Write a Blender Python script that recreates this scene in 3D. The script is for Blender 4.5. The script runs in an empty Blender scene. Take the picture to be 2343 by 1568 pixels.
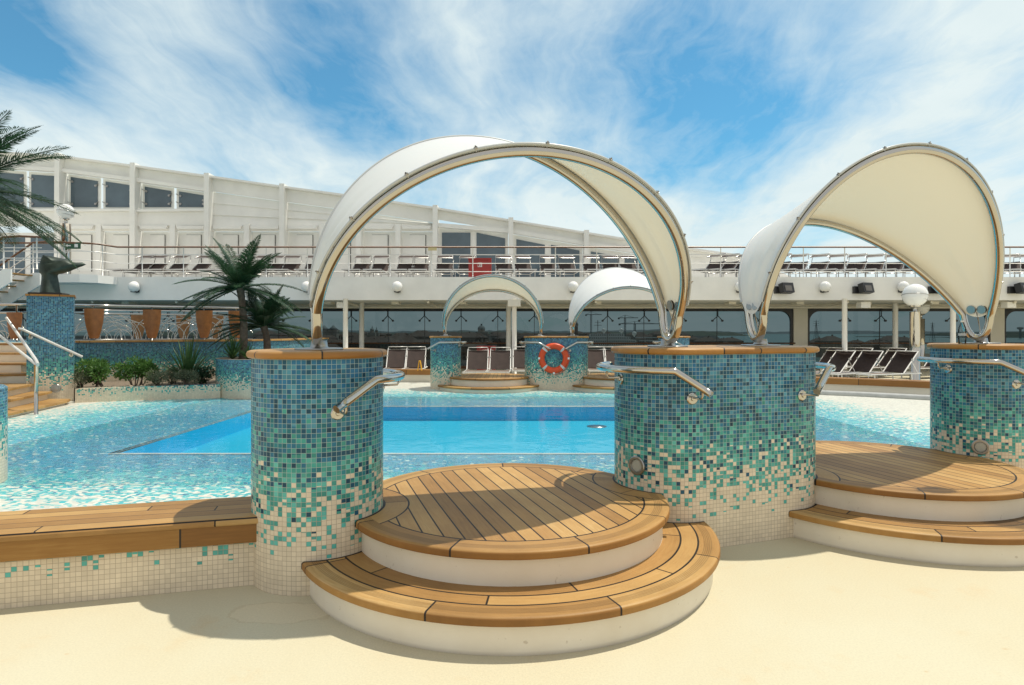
import bpy, math, random
from math import sin, cos, pi, sqrt, hypot, asin, atan2, radians
from mathutils import Vector
from mathutils.geometry import tessellate_polygon

# ------------------------------------------------------------------ camera, sky, sun, exposure
S = bpy.context.scene
COL = S.collection
FOC, EYE, HOR = 1400.0, 1.57, 759.0          # focal length in px of a 2343 px wide picture, eye height, horizon row
cam = bpy.data.cameras.new('camera'); camo = bpy.data.objects.new('camera', cam); COL.objects.link(camo)
cam.sensor_width = 36; cam.lens = 36 * FOC / 2343; cam.shift_y = -(784 - HOR) / 2343
cam.clip_start = 0.05; cam.clip_end = 60000
camo.location = (0, 0, EYE); camo.rotation_euler = (pi / 2, 0, 0)
S.camera = camo
S.view_settings.view_transform = 'Standard'; S.view_settings.look = 'None'
S.view_settings.exposure = 0.25; S.view_settings.gamma = 1
S.cycles.max_bounces = 10; S.cycles.transparent_max_bounces = 24
S.cycles.caustics_reflective = False; S.cycles.caustics_refractive = False

SUN = Vector((0.38, 0.15, 1.0)).normalized()
sl = bpy.data.lights.new('sun', 'SUN'); sl.energy = 3.35; sl.angle = radians(0.5); sl.color = (1.0, 0.93, 0.80)
so = bpy.data.objects.new('sun', sl); COL.objects.link(so)
so.rotation_euler = SUN.to_track_quat('Z', 'Y').to_euler()

random.seed(11)

# ------------------------------------------------------------------ node expressions
class X:
    def __init__(s, b, o): s.b = b; s.o = o
    def __add__(s, o): return s.b.m('ADD', s, o)
    def __radd__(s, o): return s.b.m('ADD', o, s)
    def __sub__(s, o): return s.b.m('SUBTRACT', s, o)
    def __rsub__(s, o): return s.b.m('SUBTRACT', o, s)
    def __mul__(s, o): return s.b.m('MULTIPLY', s, o)
    def __rmul__(s, o): return s.b.m('MULTIPLY', o, s)
    def __truediv__(s, o): return s.b.m('DIVIDE', s, o)
    def lt(s, o): return s.b.m('LESS_THAN', s, o)
    def gt(s, o): return s.b.m('GREATER_THAN', s, o)
    def floor(s): return s.b.m('FLOOR', s)
    def fract(s): return s.b.m('FRACT', s)
    def abs(s): return s.b.m('ABSOLUTE', s)
    def sqrt(s): return s.b.m('SQRT', s)
    def max(s, o): return s.b.m('MAXIMUM', s, o)
    def min(s, o): return s.b.m('MINIMUM', s, o)

class B:
    def __init__(s, nt): s.nt = nt; s.n = nt.nodes; s.l = nt.links
    def node(s, t, **kw):
        n = s.n.new(t)
        for k, v in kw.items(): setattr(n, k, v)
        return n
    def put(s, sock, v):
        if v is None: return
        if isinstance(v, X): s.l.new(v.o, sock)
        elif isinstance(v, bpy.types.NodeSocket): s.l.new(v, sock)
        elif isinstance(v, (tuple, list)) and len(v) == 3 and sock.type == 'RGBA': sock.default_value = (*v, 1)
        else: sock.default_value = v
    def m(s, op, a, b=None, c=None):
        n = s.node('ShaderNodeMath', operation=op)
        s.put(n.inputs[0], a); s.put(n.inputs[1], b); s.put(n.inputs[2], c)
        return X(s, n.outputs[0])
    def coord(s, k='Object'): return s.node('ShaderNodeTexCoord').outputs[k]
    def xyz(s, v):
        n = s.node('ShaderNodeSeparateXYZ'); s.put(n.inputs[0], v); return [X(s, o) for o in n.outputs]
    def vec(s, x, y, z=0.0):
        n = s.node('ShaderNodeCombineXYZ')
        for i, v in enumerate((x, y, z)): s.put(n.inputs[i], v)
        return n.outputs[0]
    def noise(s, v, scale, detail=3.0, rough=0.55, dist=0.0):
        n = s.node('ShaderNodeTexNoise'); s.put(n.inputs['Vector'], v); n.inputs['Scale'].default_value = scale
        n.inputs['Detail'].default_value = detail; n.inputs['Roughness'].default_value = rough
        n.inputs['Distortion'].default_value = dist
        return X(s, n.outputs['Fac'])
    def white(s, v):
        n = s.node('ShaderNodeTexWhiteNoise', noise_dimensions='3D'); s.put(n.inputs['Vector'], v)
        q = s.node('ShaderNodeSeparateColor'); s.l.new(n.outputs['Color'], q.inputs[0])
        return [X(s, o) for o in q.outputs]
    def ramp(s, f, stops, interp='LINEAR'):
        n = s.node('ShaderNodeValToRGB'); s.put(n.inputs[0], f); r = n.color_ramp; r.interpolation = interp
        while len(r.elements) < len(stops): r.elements.new(0.5)
        for e, (p, c) in zip(r.elements, stops):
            e.position = p; e.color = (c, c, c, 1) if isinstance(c, (int, float)) else (*c, 1)
        return n.outputs[0]
    def val(s, f, stops): # scalar curve
        n = s.ramp(f, stops); q = s.node('ShaderNodeSeparateColor'); s.l.new(n, q.inputs[0]); return X(s, q.outputs[0])
    def mr(s, v, a, b_, c=0.0, d=1.0, smooth=False):
        n = s.node('ShaderNodeMapRange'); n.clamp = True
        if smooth: n.interpolation_type = 'SMOOTHSTEP'
        s.put(n.inputs[0], v)
        for i, q in enumerate((a, b_, c, d)): n.inputs[i + 1].default_value = q
        return X(s, n.outputs[0])
    def mix(s, f, a, b_, blend='MIX'):
        n = s.node('ShaderNodeMix', data_type='RGBA', blend_type=blend)
        s.put(n.inputs[0], f); s.put(n.inputs[6], a); s.put(n.inputs[7], b_); return n.outputs[2]
    def scale(s, c, f): return s.mix(1.0, c, s.vec(f, f, f), 'MULTIPLY')
    def bump(s, h, strength=0.3, dist=0.01):
        n = s.node('ShaderNodeBump'); s.put(n.inputs['Height'], h); n.inputs['Strength'].default_value = strength
        n.inputs['Distance'].default_value = dist; return n.outputs[0]
    def bsdf(s, color, rough=0.5, metal=0.0, normal=None, spec=0.5, **kw):
        n = s.node('ShaderNodeBsdfPrincipled'); s.put(n.inputs['Base Color'], color); s.put(n.inputs['Roughness'], rough)
        s.put(n.inputs['Metallic'], metal); s.put(n.inputs['Normal'], normal); s.put(n.inputs['Specular IOR Level'], spec)
        for k, v in kw.items(): s.put(n.inputs[k], v)
        return n.outputs[0]
    def out(s, sh):
        n = s.node('ShaderNodeOutputMaterial'); s.l.new(sh, n.inputs['Surface'])

def newmat(name):
    m = bpy.data.materials.new(name); m.use_nodes = True; m.node_tree.nodes.clear(); return m, B(m.node_tree)

def plain(name, color, rough=0.5, metal=0.0, var=0.12, scale=6.0, bump=0.0, bscale=60.0, spec=0.5):
    m, b = newmat(name); co = b.coord()
    n = b.noise(co, scale, 5, 0.6); f = b.mr(n, 0.3, 0.7, 1 - var, 1 + var)
    col = b.scale(b.mix(0.0, color, color), f)
    nrm = b.bump(b.noise(co, bscale, 3), bump, 0.004) if bump else None
    b.out(b.bsdf(col, rough, metal, nrm, spec)); return m

# ------------------------------------------------------------------ world: Nishita sky with cirrus
w = bpy.data.worlds.new('World'); S.world = w; w.use_nodes = True
b = B(w.node_tree); w.node_tree.nodes.clear()
sky = b.node('ShaderNodeTexSky', sky_type='NISHITA'); sky.sun_disc = False
sky.sun_elevation = asin(SUN.z); sky.sun_rotation = atan2(SUN.x, SUN.y)
sky.air_density = 1.0; sky.dust_density = 0.6; sky.ozone_density = 2.2; sky.altitude = 20
dv = b.coord('Generated'); dx, dy, dz = b.xyz(dv)
zz = dz.max(0.0) + 0.22
px, py = dx / zz, dy / zz
w1 = b.noise(b.vec(px, py, 3.1), 1.3, 4, 0.55) - 0.5; w2 = b.noise(b.vec(px, py, 13.1), 1.3, 4, 0.55) - 0.5
wisp = b.noise(b.vec(px * 1.7 + w1 * 0.9, py * 0.42 + w2 * 0.5, 1.7), 2.1, 10, 0.62, 0.12)    # streaks running away from the camera
puff = b.noise(b.vec(px + w2 * 0.4, py * 0.8, 9.0), 2.6, 8, 0.60, 0.2)
veil = b.noise(b.vec(px, py, 21.0), 0.8, 3, 0.5)
def blob(x, y, s):          # a patch of sky centred on a fixed direction
    v = Vector(((x - 1171) / FOC, 1.0, (HOR - y) / FOC)).normalized()
    d = b.node('ShaderNodeVectorMath', operation='DOT_PRODUCT'); b.l.new(dv, d.inputs[0]); d.inputs[1].default_value = v
    return b.m('POWER', X(b, d.outputs['Value']).max(0.0), 2.0 / (s * s))
cover = 0.53 + (wisp - 0.5) * 1.0 + (puff - 0.5) * 0.70 + (veil - 0.5) * 0.3
blue = 0.18 * blob(640, 170, 0.11) + 0.17 * blob(790, 190, 0.11) + 0.10 * blob(900, 90, 0.10) + 0.14 * blob(1600, 60, 0.14) + 0.10 * blob(1740, 210, 0.11) + 0.11 * blob(1530, 240, 0.09) + 0.24 * blob(10, 90, 0.11) + 0.12 * blob(150, 160, 0.07) + 0.08 * blob(1900, 300, 0.10)
white = 0.16 * blob(2260, 150, 0.20) + 0.10 * blob(1090, 230, 0.13) + 0.12 * blob(330, 120, 0.09) + 0.08 * blob(60, 300, 0.14) + 0.08 * blob(1270, 90, 0.10)
cover = cover - blue * 1.0 + white * 0.9 + b.mr(dz, 0.34, 0.08, 0.0, 0.36) + b.mr(dz, 0.55, 0.75, 0.0, 0.10) + b.mr(dy, 0.1, -0.3, 0.0, 0.15)  # ends with unseen cloud overhead and behind camera, added for whiter fill light
mask = b.mr(cover, 0.26, 0.80, 0.06, 0.97)
skyc = b.mix(1.0, sky.outputs[0], (0.30, 0.84, 0.92), 'MULTIPLY')
cl = b.mix(b.noise(b.vec(px, py, 5.0), 3.0, 6, 0.6), (4.6, 5.5, 5.65), (6.1, 6.6, 6.5))
cl = b.mix(b.mr(dz, 0.5, 0.8).max(b.mr(dy, 0.0, -0.3)), cl, (5.2, 5.15, 5.0))  # tint of the out-of-view cloud, added to warm the fill light
skyc = b.mix(mask, skyc, cl)
bg = b.node('ShaderNodeBackground'); b.l.new(skyc, bg.inputs[0]); bg.inputs[1].default_value = 0.125
wo = b.node('ShaderNodeOutputWorld'); b.l.new(bg.outputs[0], wo.inputs[0])

# ------------------------------------------------------------------ mesh builder and object helpers
class MB:
    def __init__(s): s.v = []; s.f = []; s.uv = {}; s.sm = set()
    def face(s, pts, uv=None, smooth=False):
        i = len(s.v); s.v += [tuple(p) for p in pts]; s.f.append(tuple(range(i, i + len(pts))))
        if uv: s.uv[len(s.f) - 1] = uv
        if smooth: s.sm.add(len(s.f) - 1)
    def grid(s, rows, closed=False, smooth=True, uvs=None):
        n = len(rows[0]); i0 = len(s.v)
        for r in rows: s.v += [tuple(p) for p in r]
        for a in range(len(rows) - 1):
            for c in range(n if closed else n - 1):
                d = (c + 1) % n
                s.f.append((i0 + a * n + c, i0 + a * n + d, i0 + (a + 1) * n + d, i0 + (a + 1) * n + c))
                k = len(s.f) - 1
                if smooth: s.sm.add(k)
                if uvs: s.uv[k] = uvs(a, c)
        return i0
    def box(s, c, d, rz=0.0, ry=0.0, rx=0.0):
        hx, hy, hz = d[0] / 2, d[1] / 2, d[2] / 2
        from mathutils import Euler
        R = Euler((rx, ry, rz)).to_matrix(); c = Vector(c); i = len(s.v)
        for p in ((-1, -1, -1), (1, -1, -1), (1, 1, -1), (-1, 1, -1), (-1, -1, 1), (1, -1, 1), (1, 1, 1), (-1, 1, 1)):
            s.v.append(tuple(c + R @ Vector((p[0] * hx, p[1] * hy, p[2] * hz))))
        for q in ((0, 3, 2, 1), (4, 5, 6, 7), (0, 1, 5, 4), (1, 2, 6, 5), (2, 3, 7, 6), (3, 0, 4, 7)):
            s.f.append(tuple(i + k for k in q))
    def tube(s, pts, r, n=8, closed=False, caps=True, smooth=True):
        P = [Vector(p) for p in pts]; N = len(P); rr = r if isinstance(r, (list, tuple)) else [r] * N
        rows = []; prev = None
        for i in range(N):
            a = P[(i - 1) % N] if (closed or i > 0) else P[i]; c = P[(i + 1) % N] if (closed or i < N - 1) else P[i]
            t = (c - a); t = t.normalized() if t.length > 1e-9 else Vector((0, 0, 1))
            if prev is None:
                u = t.cross(Vector((0, 0, 1)));
                if u.length < 0.05: u = t.cross(Vector((0, 1, 0)))
                u.normalize()
            else:
                u = prev - t * prev.dot(t); u.normalize()
            prev = u; v = t.cross(u)
            rows.append([P[i] + (u * cos(2 * pi * k / n) + v * sin(2 * pi * k / n)) * rr[i] for k in range(n)])
        if closed: rows.append(rows[0])
        i0 = s.grid(rows, True, smooth)
        if caps and not closed:
            s.f.append(tuple(i0 + k for k in range(n))); s.f.append(tuple(i0 + (N - 1) * n + k for k in reversed(range(n))))
    def lathe(s, prof, n=48, c=(0, 0, 0), smooth=True, cap=True):
        rows = [[(c[0] + r * cos(2 * pi * k / n), c[1] + r * sin(2 * pi * k / n), c[2] + z) for k in range(n)] for r, z in prof]
        i0 = s.grid(rows, True, smooth)
        if cap:
            if prof[-1][0] > 1e-6: s.f.append(tuple(i0 + (len(prof) - 1) * n + k for k in range(n)))
            if prof[0][0] > 1e-6: s.f.append(tuple(i0 + k for k in reversed(range(n))))
    def prism(s, poly, z0, z1, uvh=False, top=True, bottom=True, smooth=False):
        n = len(poly); L = 0
        for k in range(n):
            a, c = poly[k], poly[(k + 1) % n]; d = hypot(c[0] - a[0], c[1] - a[1])
            s.face([(a[0], a[1], z0), (c[0], c[1], z0), (c[0], c[1], z1), (a[0], a[1], z1)],
                   [(L, z0), (L + d, z0), (L + d, z1), (L, z1)] if uvh else None, smooth)
            L += d
        for z, fl, on in ((z1, False, top), (z0, True, bottom)):
            if not on: continue
            for t in tessellate_polygon([[Vector((p[0], p[1], 0)) for p in poly]]):
                q = [poly[k] for k in t]
                ar = (q[1][0] - q[0][0]) * (q[2][1] - q[0][1]) - (q[1][1] - q[0][1]) * (q[2][0] - q[0][0])
                if (ar > 0) == fl: q.reverse()
                s.face([(p[0], p[1], z) for p in q], [(p[0], p[1]) for p in q] if uvh else None)
    def lathe_ax(s, prof, c, ax, n=24, smooth=False):               # profile (radius, height) turned about an axis through c
        ax = Vector(ax).normalized(); u = ax.cross(Vector((0, 0, 1)));
        if u.length < 0.05: u = Vector((1, 0, 0))
        u.normalize(); v = ax.cross(u); c = Vector(c)
        s.grid([[c + ax * h + (u * cos(2 * pi * k / n) + v * sin(2 * pi * k / n)) * r for k in range(n)] for r, h in prof], True, smooth)
    def ball(s, c, r, n=16, m=10, sq=(1, 1, 1)):
        rows = []
        for j in range(m + 1):
            a = -pi / 2 + pi * j / m; q = max(cos(a), 1e-4)
            rows.append([(c[0] + r * sq[0] * q * cos(2 * pi * k / n), c[1] + r * sq[1] * q * sin(2 * pi * k / n), c[2] + r * sq[2] * sin(a)) for k in range(n)])
        s.grid(rows, True)
    def mesh(s, name, mat):
        me = bpy.data.meshes.new(name); me.from_pydata(s.v, [], s.f)
        if s.sm: me.polygons.foreach_set('use_smooth', [k in s.sm for k in range(len(s.f))])
        if s.uv:
            ul = me.uv_layers.new(name='uv')
            for k, p in enumerate(me.polygons):
                if k in s.uv:
                    for li, q in zip(p.loop_indices, s.uv[k]): ul.data[li].uv = q
        if mat: me.materials.append(mat)
        me.update(); return me
    def build(s, name, mat, parent=None, loc=None, rz=0.0):
        o = bpy.data.objects.new(name, s.mesh(name, mat)); COL.objects.link(o)
        if parent: o.parent = parent
        if loc: o.location = loc
        if rz: o.rotation_euler.z = rz
        return o

def tag(o, label=None, cat=None, group=None, kind=None):
    if label: o['label'] = label
    if cat: o['category'] = cat
    if group: o['group'] = group
    if kind: o['kind'] = kind
    return o
def thing(name, label, cat, loc=(0, 0, 0), rz=0.0, group=None):
    o = bpy.data.objects.new(name, None); COL.objects.link(o); o.empty_display_size = 0.1
    o.location = loc; o.rotation_euler = (0, 0, rz); return tag(o, label, cat, group)
def copy_tree(o, parent=None):
    c = o.copy(); COL.objects.link(c)
    if parent: c.parent = parent
    for ch in o.children: copy_tree(ch, c)
    return c
def struct(o): o['kind'] = 'structure'; return o
def at(x, y, Z): return ((x - 1171) / FOC * Z, Z, EYE - (y - HOR) / FOC * Z)   # a picture row/column at a chosen depth
def arc(c, r, a0, a1, n=12): return [(c[0] + r * cos(radians(a0 + (a1 - a0) * k / n)), c[1] + r * sin(radians(a0 + (a1 - a0) * k / n))) for k in range(n + 1)]

# ------------------------------------------------------------------ materials
def mosaic(b, u, v, t, pitch=0.0292):
    iu, iv = (u / pitch).floor(), (v / pitch).floor()
    fu, fv = (u / pitch).fract(), (v / pitch).fract()
    r1, r2, r3 = b.white(b.vec(iu, iv, 1.0)); q1, q2, q3 = b.white(b.vec(iu, iv, 7.0))
    x = t * 1.12 + (r1 - 0.5) * 0.47
    base = b.ramp(x, [(0, (0.72, 0.62, 0.47)), (0.40, (0.10, 0.41, 0.36)), (0.52, (0.055, 0.31, 0.27)), (0.70, (0.024, 0.185, 0.225)), (0.80, (0.024, 0.155, 0.25)), (0.97, (0.024, 0.14, 0.265))], 'CONSTANT')
    pn = b.val(t, [(0.26, 0.0), (0.42, 0.10), (0.62, 0.24), (0.85, 0.22), (1.0, 0.20)])
    base = b.mix(r2.lt(pn), base, b.mix(q1, (0.008, 0.055, 0.095), (0.015, 0.10, 0.17)))
    pb = b.val(t, [(0.62, 0.0), (0.8, 0.25), (1.0, 0.30)])
    base = b.mix((1.0 - r2).lt(pb), base, (0.075, 0.25, 0.34))
    lum = b.m('MULTIPLY_ADD', b.mr(r3, 0, 1, -0.24, 0.26), b.mr(x, 0.399, 0.401, 0.28, 1.0), 1.0)
    base = b.scale(base, lum)
    e = (fu - 0.5).abs().max((fv - 0.5).abs())
    g = e.gt(0.459)
    gc = b.mix(b.mr(t, 0.3, 0.55), (0.42, 0.34, 0.24), (0.38, 0.48, 0.46))
    return b.mix(g, base, gc), g
def mat_mosaic(name, h, z0=0.0):
    m, b = newmat(name); u, v, _ = b.xyz(b.coord('UV'))
    col, g = mosaic(b, u, v, (v - z0) / h)
    n = b.noise(b.coord(), 3.0, 4); col = b.scale(col, b.mr(n, 0.3, 0.7, 0.9, 1.08))
    b.out(b.bsdf(col, b.m('MULTIPLY_ADD', g, 0.5, 0.25), 0.0, b.bump(1.0 - g, 0.35, 0.0015), 0.32)); return m
M = {}
M['mosaic'] = mat_mosaic('mosaic_fade', 1.405); M['mosaic_low'] = mat_mosaic('mosaic_fade_low', 1.02, 0.05)
M['mosaic_mid'] = mat_mosaic('mosaic_fade_mid', 1.02, 0.10); M['mosaic_tall'] = mat_mosaic('mosaic_fade_tall', 1.25, 0.13); M['mosaic_bench'] = mat_mosaic('mosaic_fade_bench', 1.0); M['mosaic_bed'] = mat_mosaic('mosaic_fade_bed', 0.92, 0.06)

WOOD = [(0.0, (0.21, 0.105, 0.030)), (0.45, (0.375, 0.205, 0.066)), (0.75, (0.46, 0.275, 0.098)), (1.0, (0.60, 0.405, 0.18))]
def wood_color(b, idv, along, across, z=None):
    r1, r2, r3 = b.white(idv)
    gr = b.noise(b.vec(along * 2.2 + r1 * 37.0, across * 34.0, r2 * 11.0), 1.6, 5, 0.65, 0.6)
    fine = b.noise(b.vec(along * 9.0, across * 160.0, r3 * 5.0), 1.0, 3, 0.6)
    blot = b.noise(b.vec(along * 1.0, across * 1.0, 4.0), 2.3, 4, 0.6)
    return b.ramp(r1 * 0.55 + gr * 0.50 + fine * 0.26 + blot * 0.34 - 0.32, WOOD)
CAULK = (0.018, 0.012, 0.008)
def mat_disc(name, R, ang, pillars, planks=True, wet=None):
    m, b = newmat(name); x, y, z = b.xyz(b.coord())
    p = x * cos(ang) + y * sin(ang); q = y * cos(ang) - x * sin(ang)
    r = (x * x + y * y).sqrt(); th = b.m('ARCTAN2', y, x) / (2 * pi) + 0.5
    if planks:
        pw = 0.104; ip = (p / pw).floor(); fp = (p / pw).fract()
        col = wood_color(b, b.vec(ip, 0.0, 2.0), q, p); ca = (fp * pw).lt(0.010)
        rings = [(R - 0.165, 9.0, 0.13)]
    else:
        col = wood_color(b, b.vec(0.0, 0.0, 2.0), q, p); ca = (x * 0.0).gt(1.0)
        rings = [(0.0, 6.0, 0.2), (R - 0.245, 7.0, 0.05), (R - 0.135, 9.0, 0.13)]
    for k, (r0, n, off) in enumerate(rings):
        a = (th + off) * n; ia = a.floor(); fa = a.fract()
        c2 = wood_color(b, b.vec(ia, float(k + 3), 5.0), th * (2 * pi * R), r)
        ja = (fa * r * (2 * pi / n)).lt(0.011)
        inn = r.gt(r0); col = b.mix(inn, col, c2)
        ca = b.m('MULTIPLY', ca, 1.0 - inn) + ja * inn
        if r0 > 0: ca = ca.max((r - r0).abs().lt(0.0062))
    gro = r.gt(R - 0.10) * r.lt(R - 0.045)                       # worn anti-slip grooves along the nosing
    gl = ((r - (R - 0.10)) / 0.011).fract().lt(0.45)
    col = b.scale(col, 1.0 - gro * (0.10 + gl * 0.28))
    for (cx, cy, rp) in pillars:
        d = ((x - cx) * (x - cx) + (y - cy) * (y - cy)).sqrt(); ring = d.lt(rp + 0.17) * r.lt(R - 0.10)
        if not planks: ring = ring * 0.0
        pa = (b.m('ARCTAN2', y - cy, x - cx) / (2 * pi) + 0.53) * 7.0
        c3 = wood_color(b, b.vec(pa.floor(), 9.0 + cx, 1.0), pa, d)
        col = b.mix(ring, col, c3); ca = b.m('MULTIPLY', ca, 1.0 - ring)
        ca = ca.max((pa.fract() * d * 0.9).lt(0.007) * ring)
        if planks: ca = ca.max((d - (rp + 0.17)).abs().lt(0.006) * r.lt(R - 0.10))
        ca = ca.max(d.lt(rp + 0.016))
    col = b.scale(col, b.mr(b.noise(b.coord(), 1.7, 5, 0.6), 0.3, 0.7, 0.84, 1.12))
    if wet:
        d = ((x - wet[0]) * (x - wet[0]) * 0.35 + (y - wet[1]) * (y - wet[1])).sqrt() + (b.noise(b.coord(), 9.0, 3) - 0.5) * 0.10
        col = b.scale(col, b.mr(d, wet[2] * 0.8, wet[2], 0.35, 1.0))
    nz = b.xyz(b.coord('Normal'))[2]; col = b.mix(nz.lt(0.6), col, b.mix(1.0, col, (0.80, 0.68, 0.50), 'MULTIPLY'))   # upright edges darkened: shade on the nosing front put into the colour
    ca = ca.min(1.0); col = b.mix(ca, col, CAULK)
    b.out(b.bsdf(col, 0.55, 0, b.bump(b.noise(b.vec(p * 60.0, q * 6.0, 0.0), 2.0, 4) - ca * 0.8, 0.25, 0.003), 0.35)); return m
def mat_boards(name, w, length, tint=1.0):                         # straight boards: x along, y across
    m, b = newmat(name); x, y, z = b.xyz(b.coord())
    iy = (y / w).floor(); fy = (y / w).fract(); off = b.white(b.vec(iy, 3.0, 1.0))[0]
    a = x / length + off; ix = a.floor()
    col = wood_color(b, b.vec(ix, iy, 1.0), x, y)
    ca = (fy * w).lt(0.006).max((a.fract() * length).lt(0.009))
    col = b.scale(col, b.mr(b.noise(b.coord(), 2.0, 4), 0.3, 0.7, 0.86 * tint, 1.1 * tint))
    col = b.mix(ca, col, CAULK)
    b.out(b.bsdf(col, 0.5, 0, b.bump(b.noise(b.vec(x * 6.0, y * 60.0, 0.0), 2.0, 4) - ca * 0.8, 0.2, 0.003), 0.35)); return m
def mat_fascia(name, length, x0=0.0):
    m, b = newmat(name); x, y, z = b.xyz(b.coord()); a = (x - x0) / length
    col = wood_color(b, b.vec(a.floor(), 4.0, 1.0), x, z); col = b.mix(1.0, col, (0.66, 0.53, 0.32), 'MULTIPLY')
    ca = (a.fract() * length).lt(0.011); col = b.mix(ca, col, CAULK)
    b.out(b.bsdf(col, 0.42, 0, None, 0.4)); return m
def mat_cap(name, n, off=0.0):                                     # radial segments round a pillar top
    m, b = newmat(name); x, y, z = b.xyz(b.coord()); r = (x * x + y * y).sqrt()
    a = (b.m('ARCTAN2', y, x) / (2 * pi) + 0.5 + off) * float(n)
    col = wood_color(b, b.vec(a.floor(), 1.0, 8.0), a * 0.4, r); col = b.scale(col, 1.08); nz = b.xyz(b.coord('Normal'))[2]; col = b.mix(nz.lt(0.6), col, b.mix(1.0, col, (0.95, 0.80, 0.55), 'MULTIPLY'))  # upright sides tinted darker, their shade put into the colour
    ca = (a.fract() * r * (2 * pi / n)).lt(0.010); col = b.mix(ca, col, CAULK)
    b.out(b.bsdf(col, 0.45, 0, None, 0.4)); return m
M['teak'] = mat_boards('teak_boards', 0.1, 1.45); M['fascia'] = mat_fascia('teak_fascia', 1.24, 0.93)
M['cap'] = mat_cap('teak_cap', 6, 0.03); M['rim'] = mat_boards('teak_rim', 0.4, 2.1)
M['shield'] = plain('shield_wood', (0.27, 0.105, 0.026), 0.4, var=0.25, scale=9)
M['white'] = plain('white_paint', (0.83, 0.815, 0.77), 0.45, var=0.05, scale=1.4)
M['cream'] = plain('cream_paint', (0.70, 0.66, 0.56), 0.5, var=0.06, scale=1.0)
def mat_riser():
    m, b = newmat('white_riser'); co = b.coord(); x, y, z = b.xyz(co)
    n = b.noise(co, 2.2, 5, 0.6); sp = b.noise(co, 26.0, 2, 0.5)
    col = b.mix(b.mr(n, 0.35, 0.75), (0.83, 0.77, 0.65), (0.74, 0.665, 0.53))
    col = b.mix(b.mr(sp, 0.70, 0.76) * 0.5, col, (0.42, 0.34, 0.24))
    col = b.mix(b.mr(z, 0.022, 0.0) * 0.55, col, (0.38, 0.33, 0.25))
    b.out(b.bsdf(col, 0.4, 0, b.bump(b.noise(co, 40, 3), 0.05, 0.003))); return m
M['riser'] = mat_riser()
M['steel'] = plain('polished_steel', (0.53, 0.50, 0.45), 0.10, 1.0, var=0.04, scale=4)
M['satin'] = plain('satin_steel', (0.40, 0.39, 0.37), 0.30, 1.0, var=0.08, scale=8)
M['alu'] = plain('white_aluminium', (0.72, 0.71, 0.68), 0.32, 0.15, var=0.05)
M['black'] = plain('black_plastic', (0.018, 0.018, 0.02), 0.4, var=0.2)
M['rubber'] = plain('dark_rubber', (0.03, 0.03, 0.03), 0.7)
M['mesh_brown'] = plain('brown_mesh_fabric', (0.055, 0.036, 0.030), 0.8, var=0.2, bump=0.3, bscale=200)
M['mesh_sunlit'] = plain('sunlit_mesh_fabric', (0.16, 0.12, 0.095), 0.8, var=0.15)  # lighter seat copy of the brown mesh, sunlight put into its colour
M['globe'] = plain('opal_glass', (0.82, 0.82, 0.80), 0.08, var=0.02)
M['red'] = plain('red_plastic', (0.30, 0.025, 0.02), 0.4, var=0.15)
M['orange'] = plain('orange_plastic', (0.75, 0.075, 0.012), 0.4, var=0.1)
M['yellow'] = plain('yellow_plastic', (0.80, 0.42, 0.02), 0.4)
M['reflect'] = plain('reflective_tape', (0.62, 0.62, 0.60), 0.3)
M['handrail'] = plain('varnished_rail', (0.13, 0.055, 0.02), 0.3, var=0.3)
M['bronze'] = plain('bronze_patina', (0.045, 0.062, 0.050), 0.45, 0.35, var=0.5, scale=5, bump=0.4, bscale=14)
M['soil'] = plain('soil_pebbles', (0.20, 0.155, 0.11), 0.9, var=0.5, scale=30, bump=0.6, bscale=40)
M['pebble'] = plain('pebble', (0.42, 0.34, 0.25), 0.7, var=0.3, scale=10)
M['trunk'] = plain('palm_trunk', (0.115, 0.085, 0.062), 0.9, var=0.45, scale=14, bump=0.9, bscale=30)
def mat_leaf(name, c1, c2, trans=0.25):
    m, b = newmat(name); n = b.noise(b.coord(), 3.5, 4, 0.6)
    c = b.mix(b.mr(n, 0.3, 0.7), c1, c2)
    s1 = b.bsdf(c, 0.45, 0, None, 0.35); t = b.node('ShaderNodeBsdfTranslucent'); b.put(t.inputs[0], c)
    x = b.node('ShaderNodeMixShader'); x.inputs[0].default_value = trans; b.l.new(s1, x.inputs[1]); b.l.new(t.outputs[0], x.inputs[2])
    b.out(x.outputs[0]); return m
M['palm'] = mat_leaf('palm_leaf', (0.012, 0.042, 0.018), (0.042, 0.10, 0.042))
M['bush'] = mat_leaf('bush_leaf', (0.035, 0.10, 0.018), (0.13, 0.25, 0.055))
M['sage'] = mat_leaf('sage_leaf', (0.11, 0.135, 0.075), (0.22, 0.245, 0.15))
M['yucca'] = mat_leaf('yucca_leaf', (0.03, 0.085, 0.03), (0.11, 0.20, 0.065))
def mat_fabric():
    m, b = newmat('sail_fabric'); co = b.coord(); n = b.noise(co, 1.6, 4, 0.55)
    c = b.mix(b.mr(n, 0.3, 0.7), (0.85, 0.89, 0.915), (0.87, 0.905, 0.925))
    d = b.bsdf(c, 0.55, 0, b.bump(b.noise(co, 5.0, 3), 0.10, 0.02), 0.3)
    t = b.node('ShaderNodeBsdfTranslucent'); b.put(t.inputs[0], (0.62, 0.51, 0.31))
    x = b.node('ShaderNodeMixShader'); x.inputs[0].default_value = 0.27; b.l.new(d, x.inputs[1]); b.l.new(t.outputs[0], x.inputs[2])
    b.out(x.outputs[0]); return m
M['fabric'] = mat_fabric()
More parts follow.
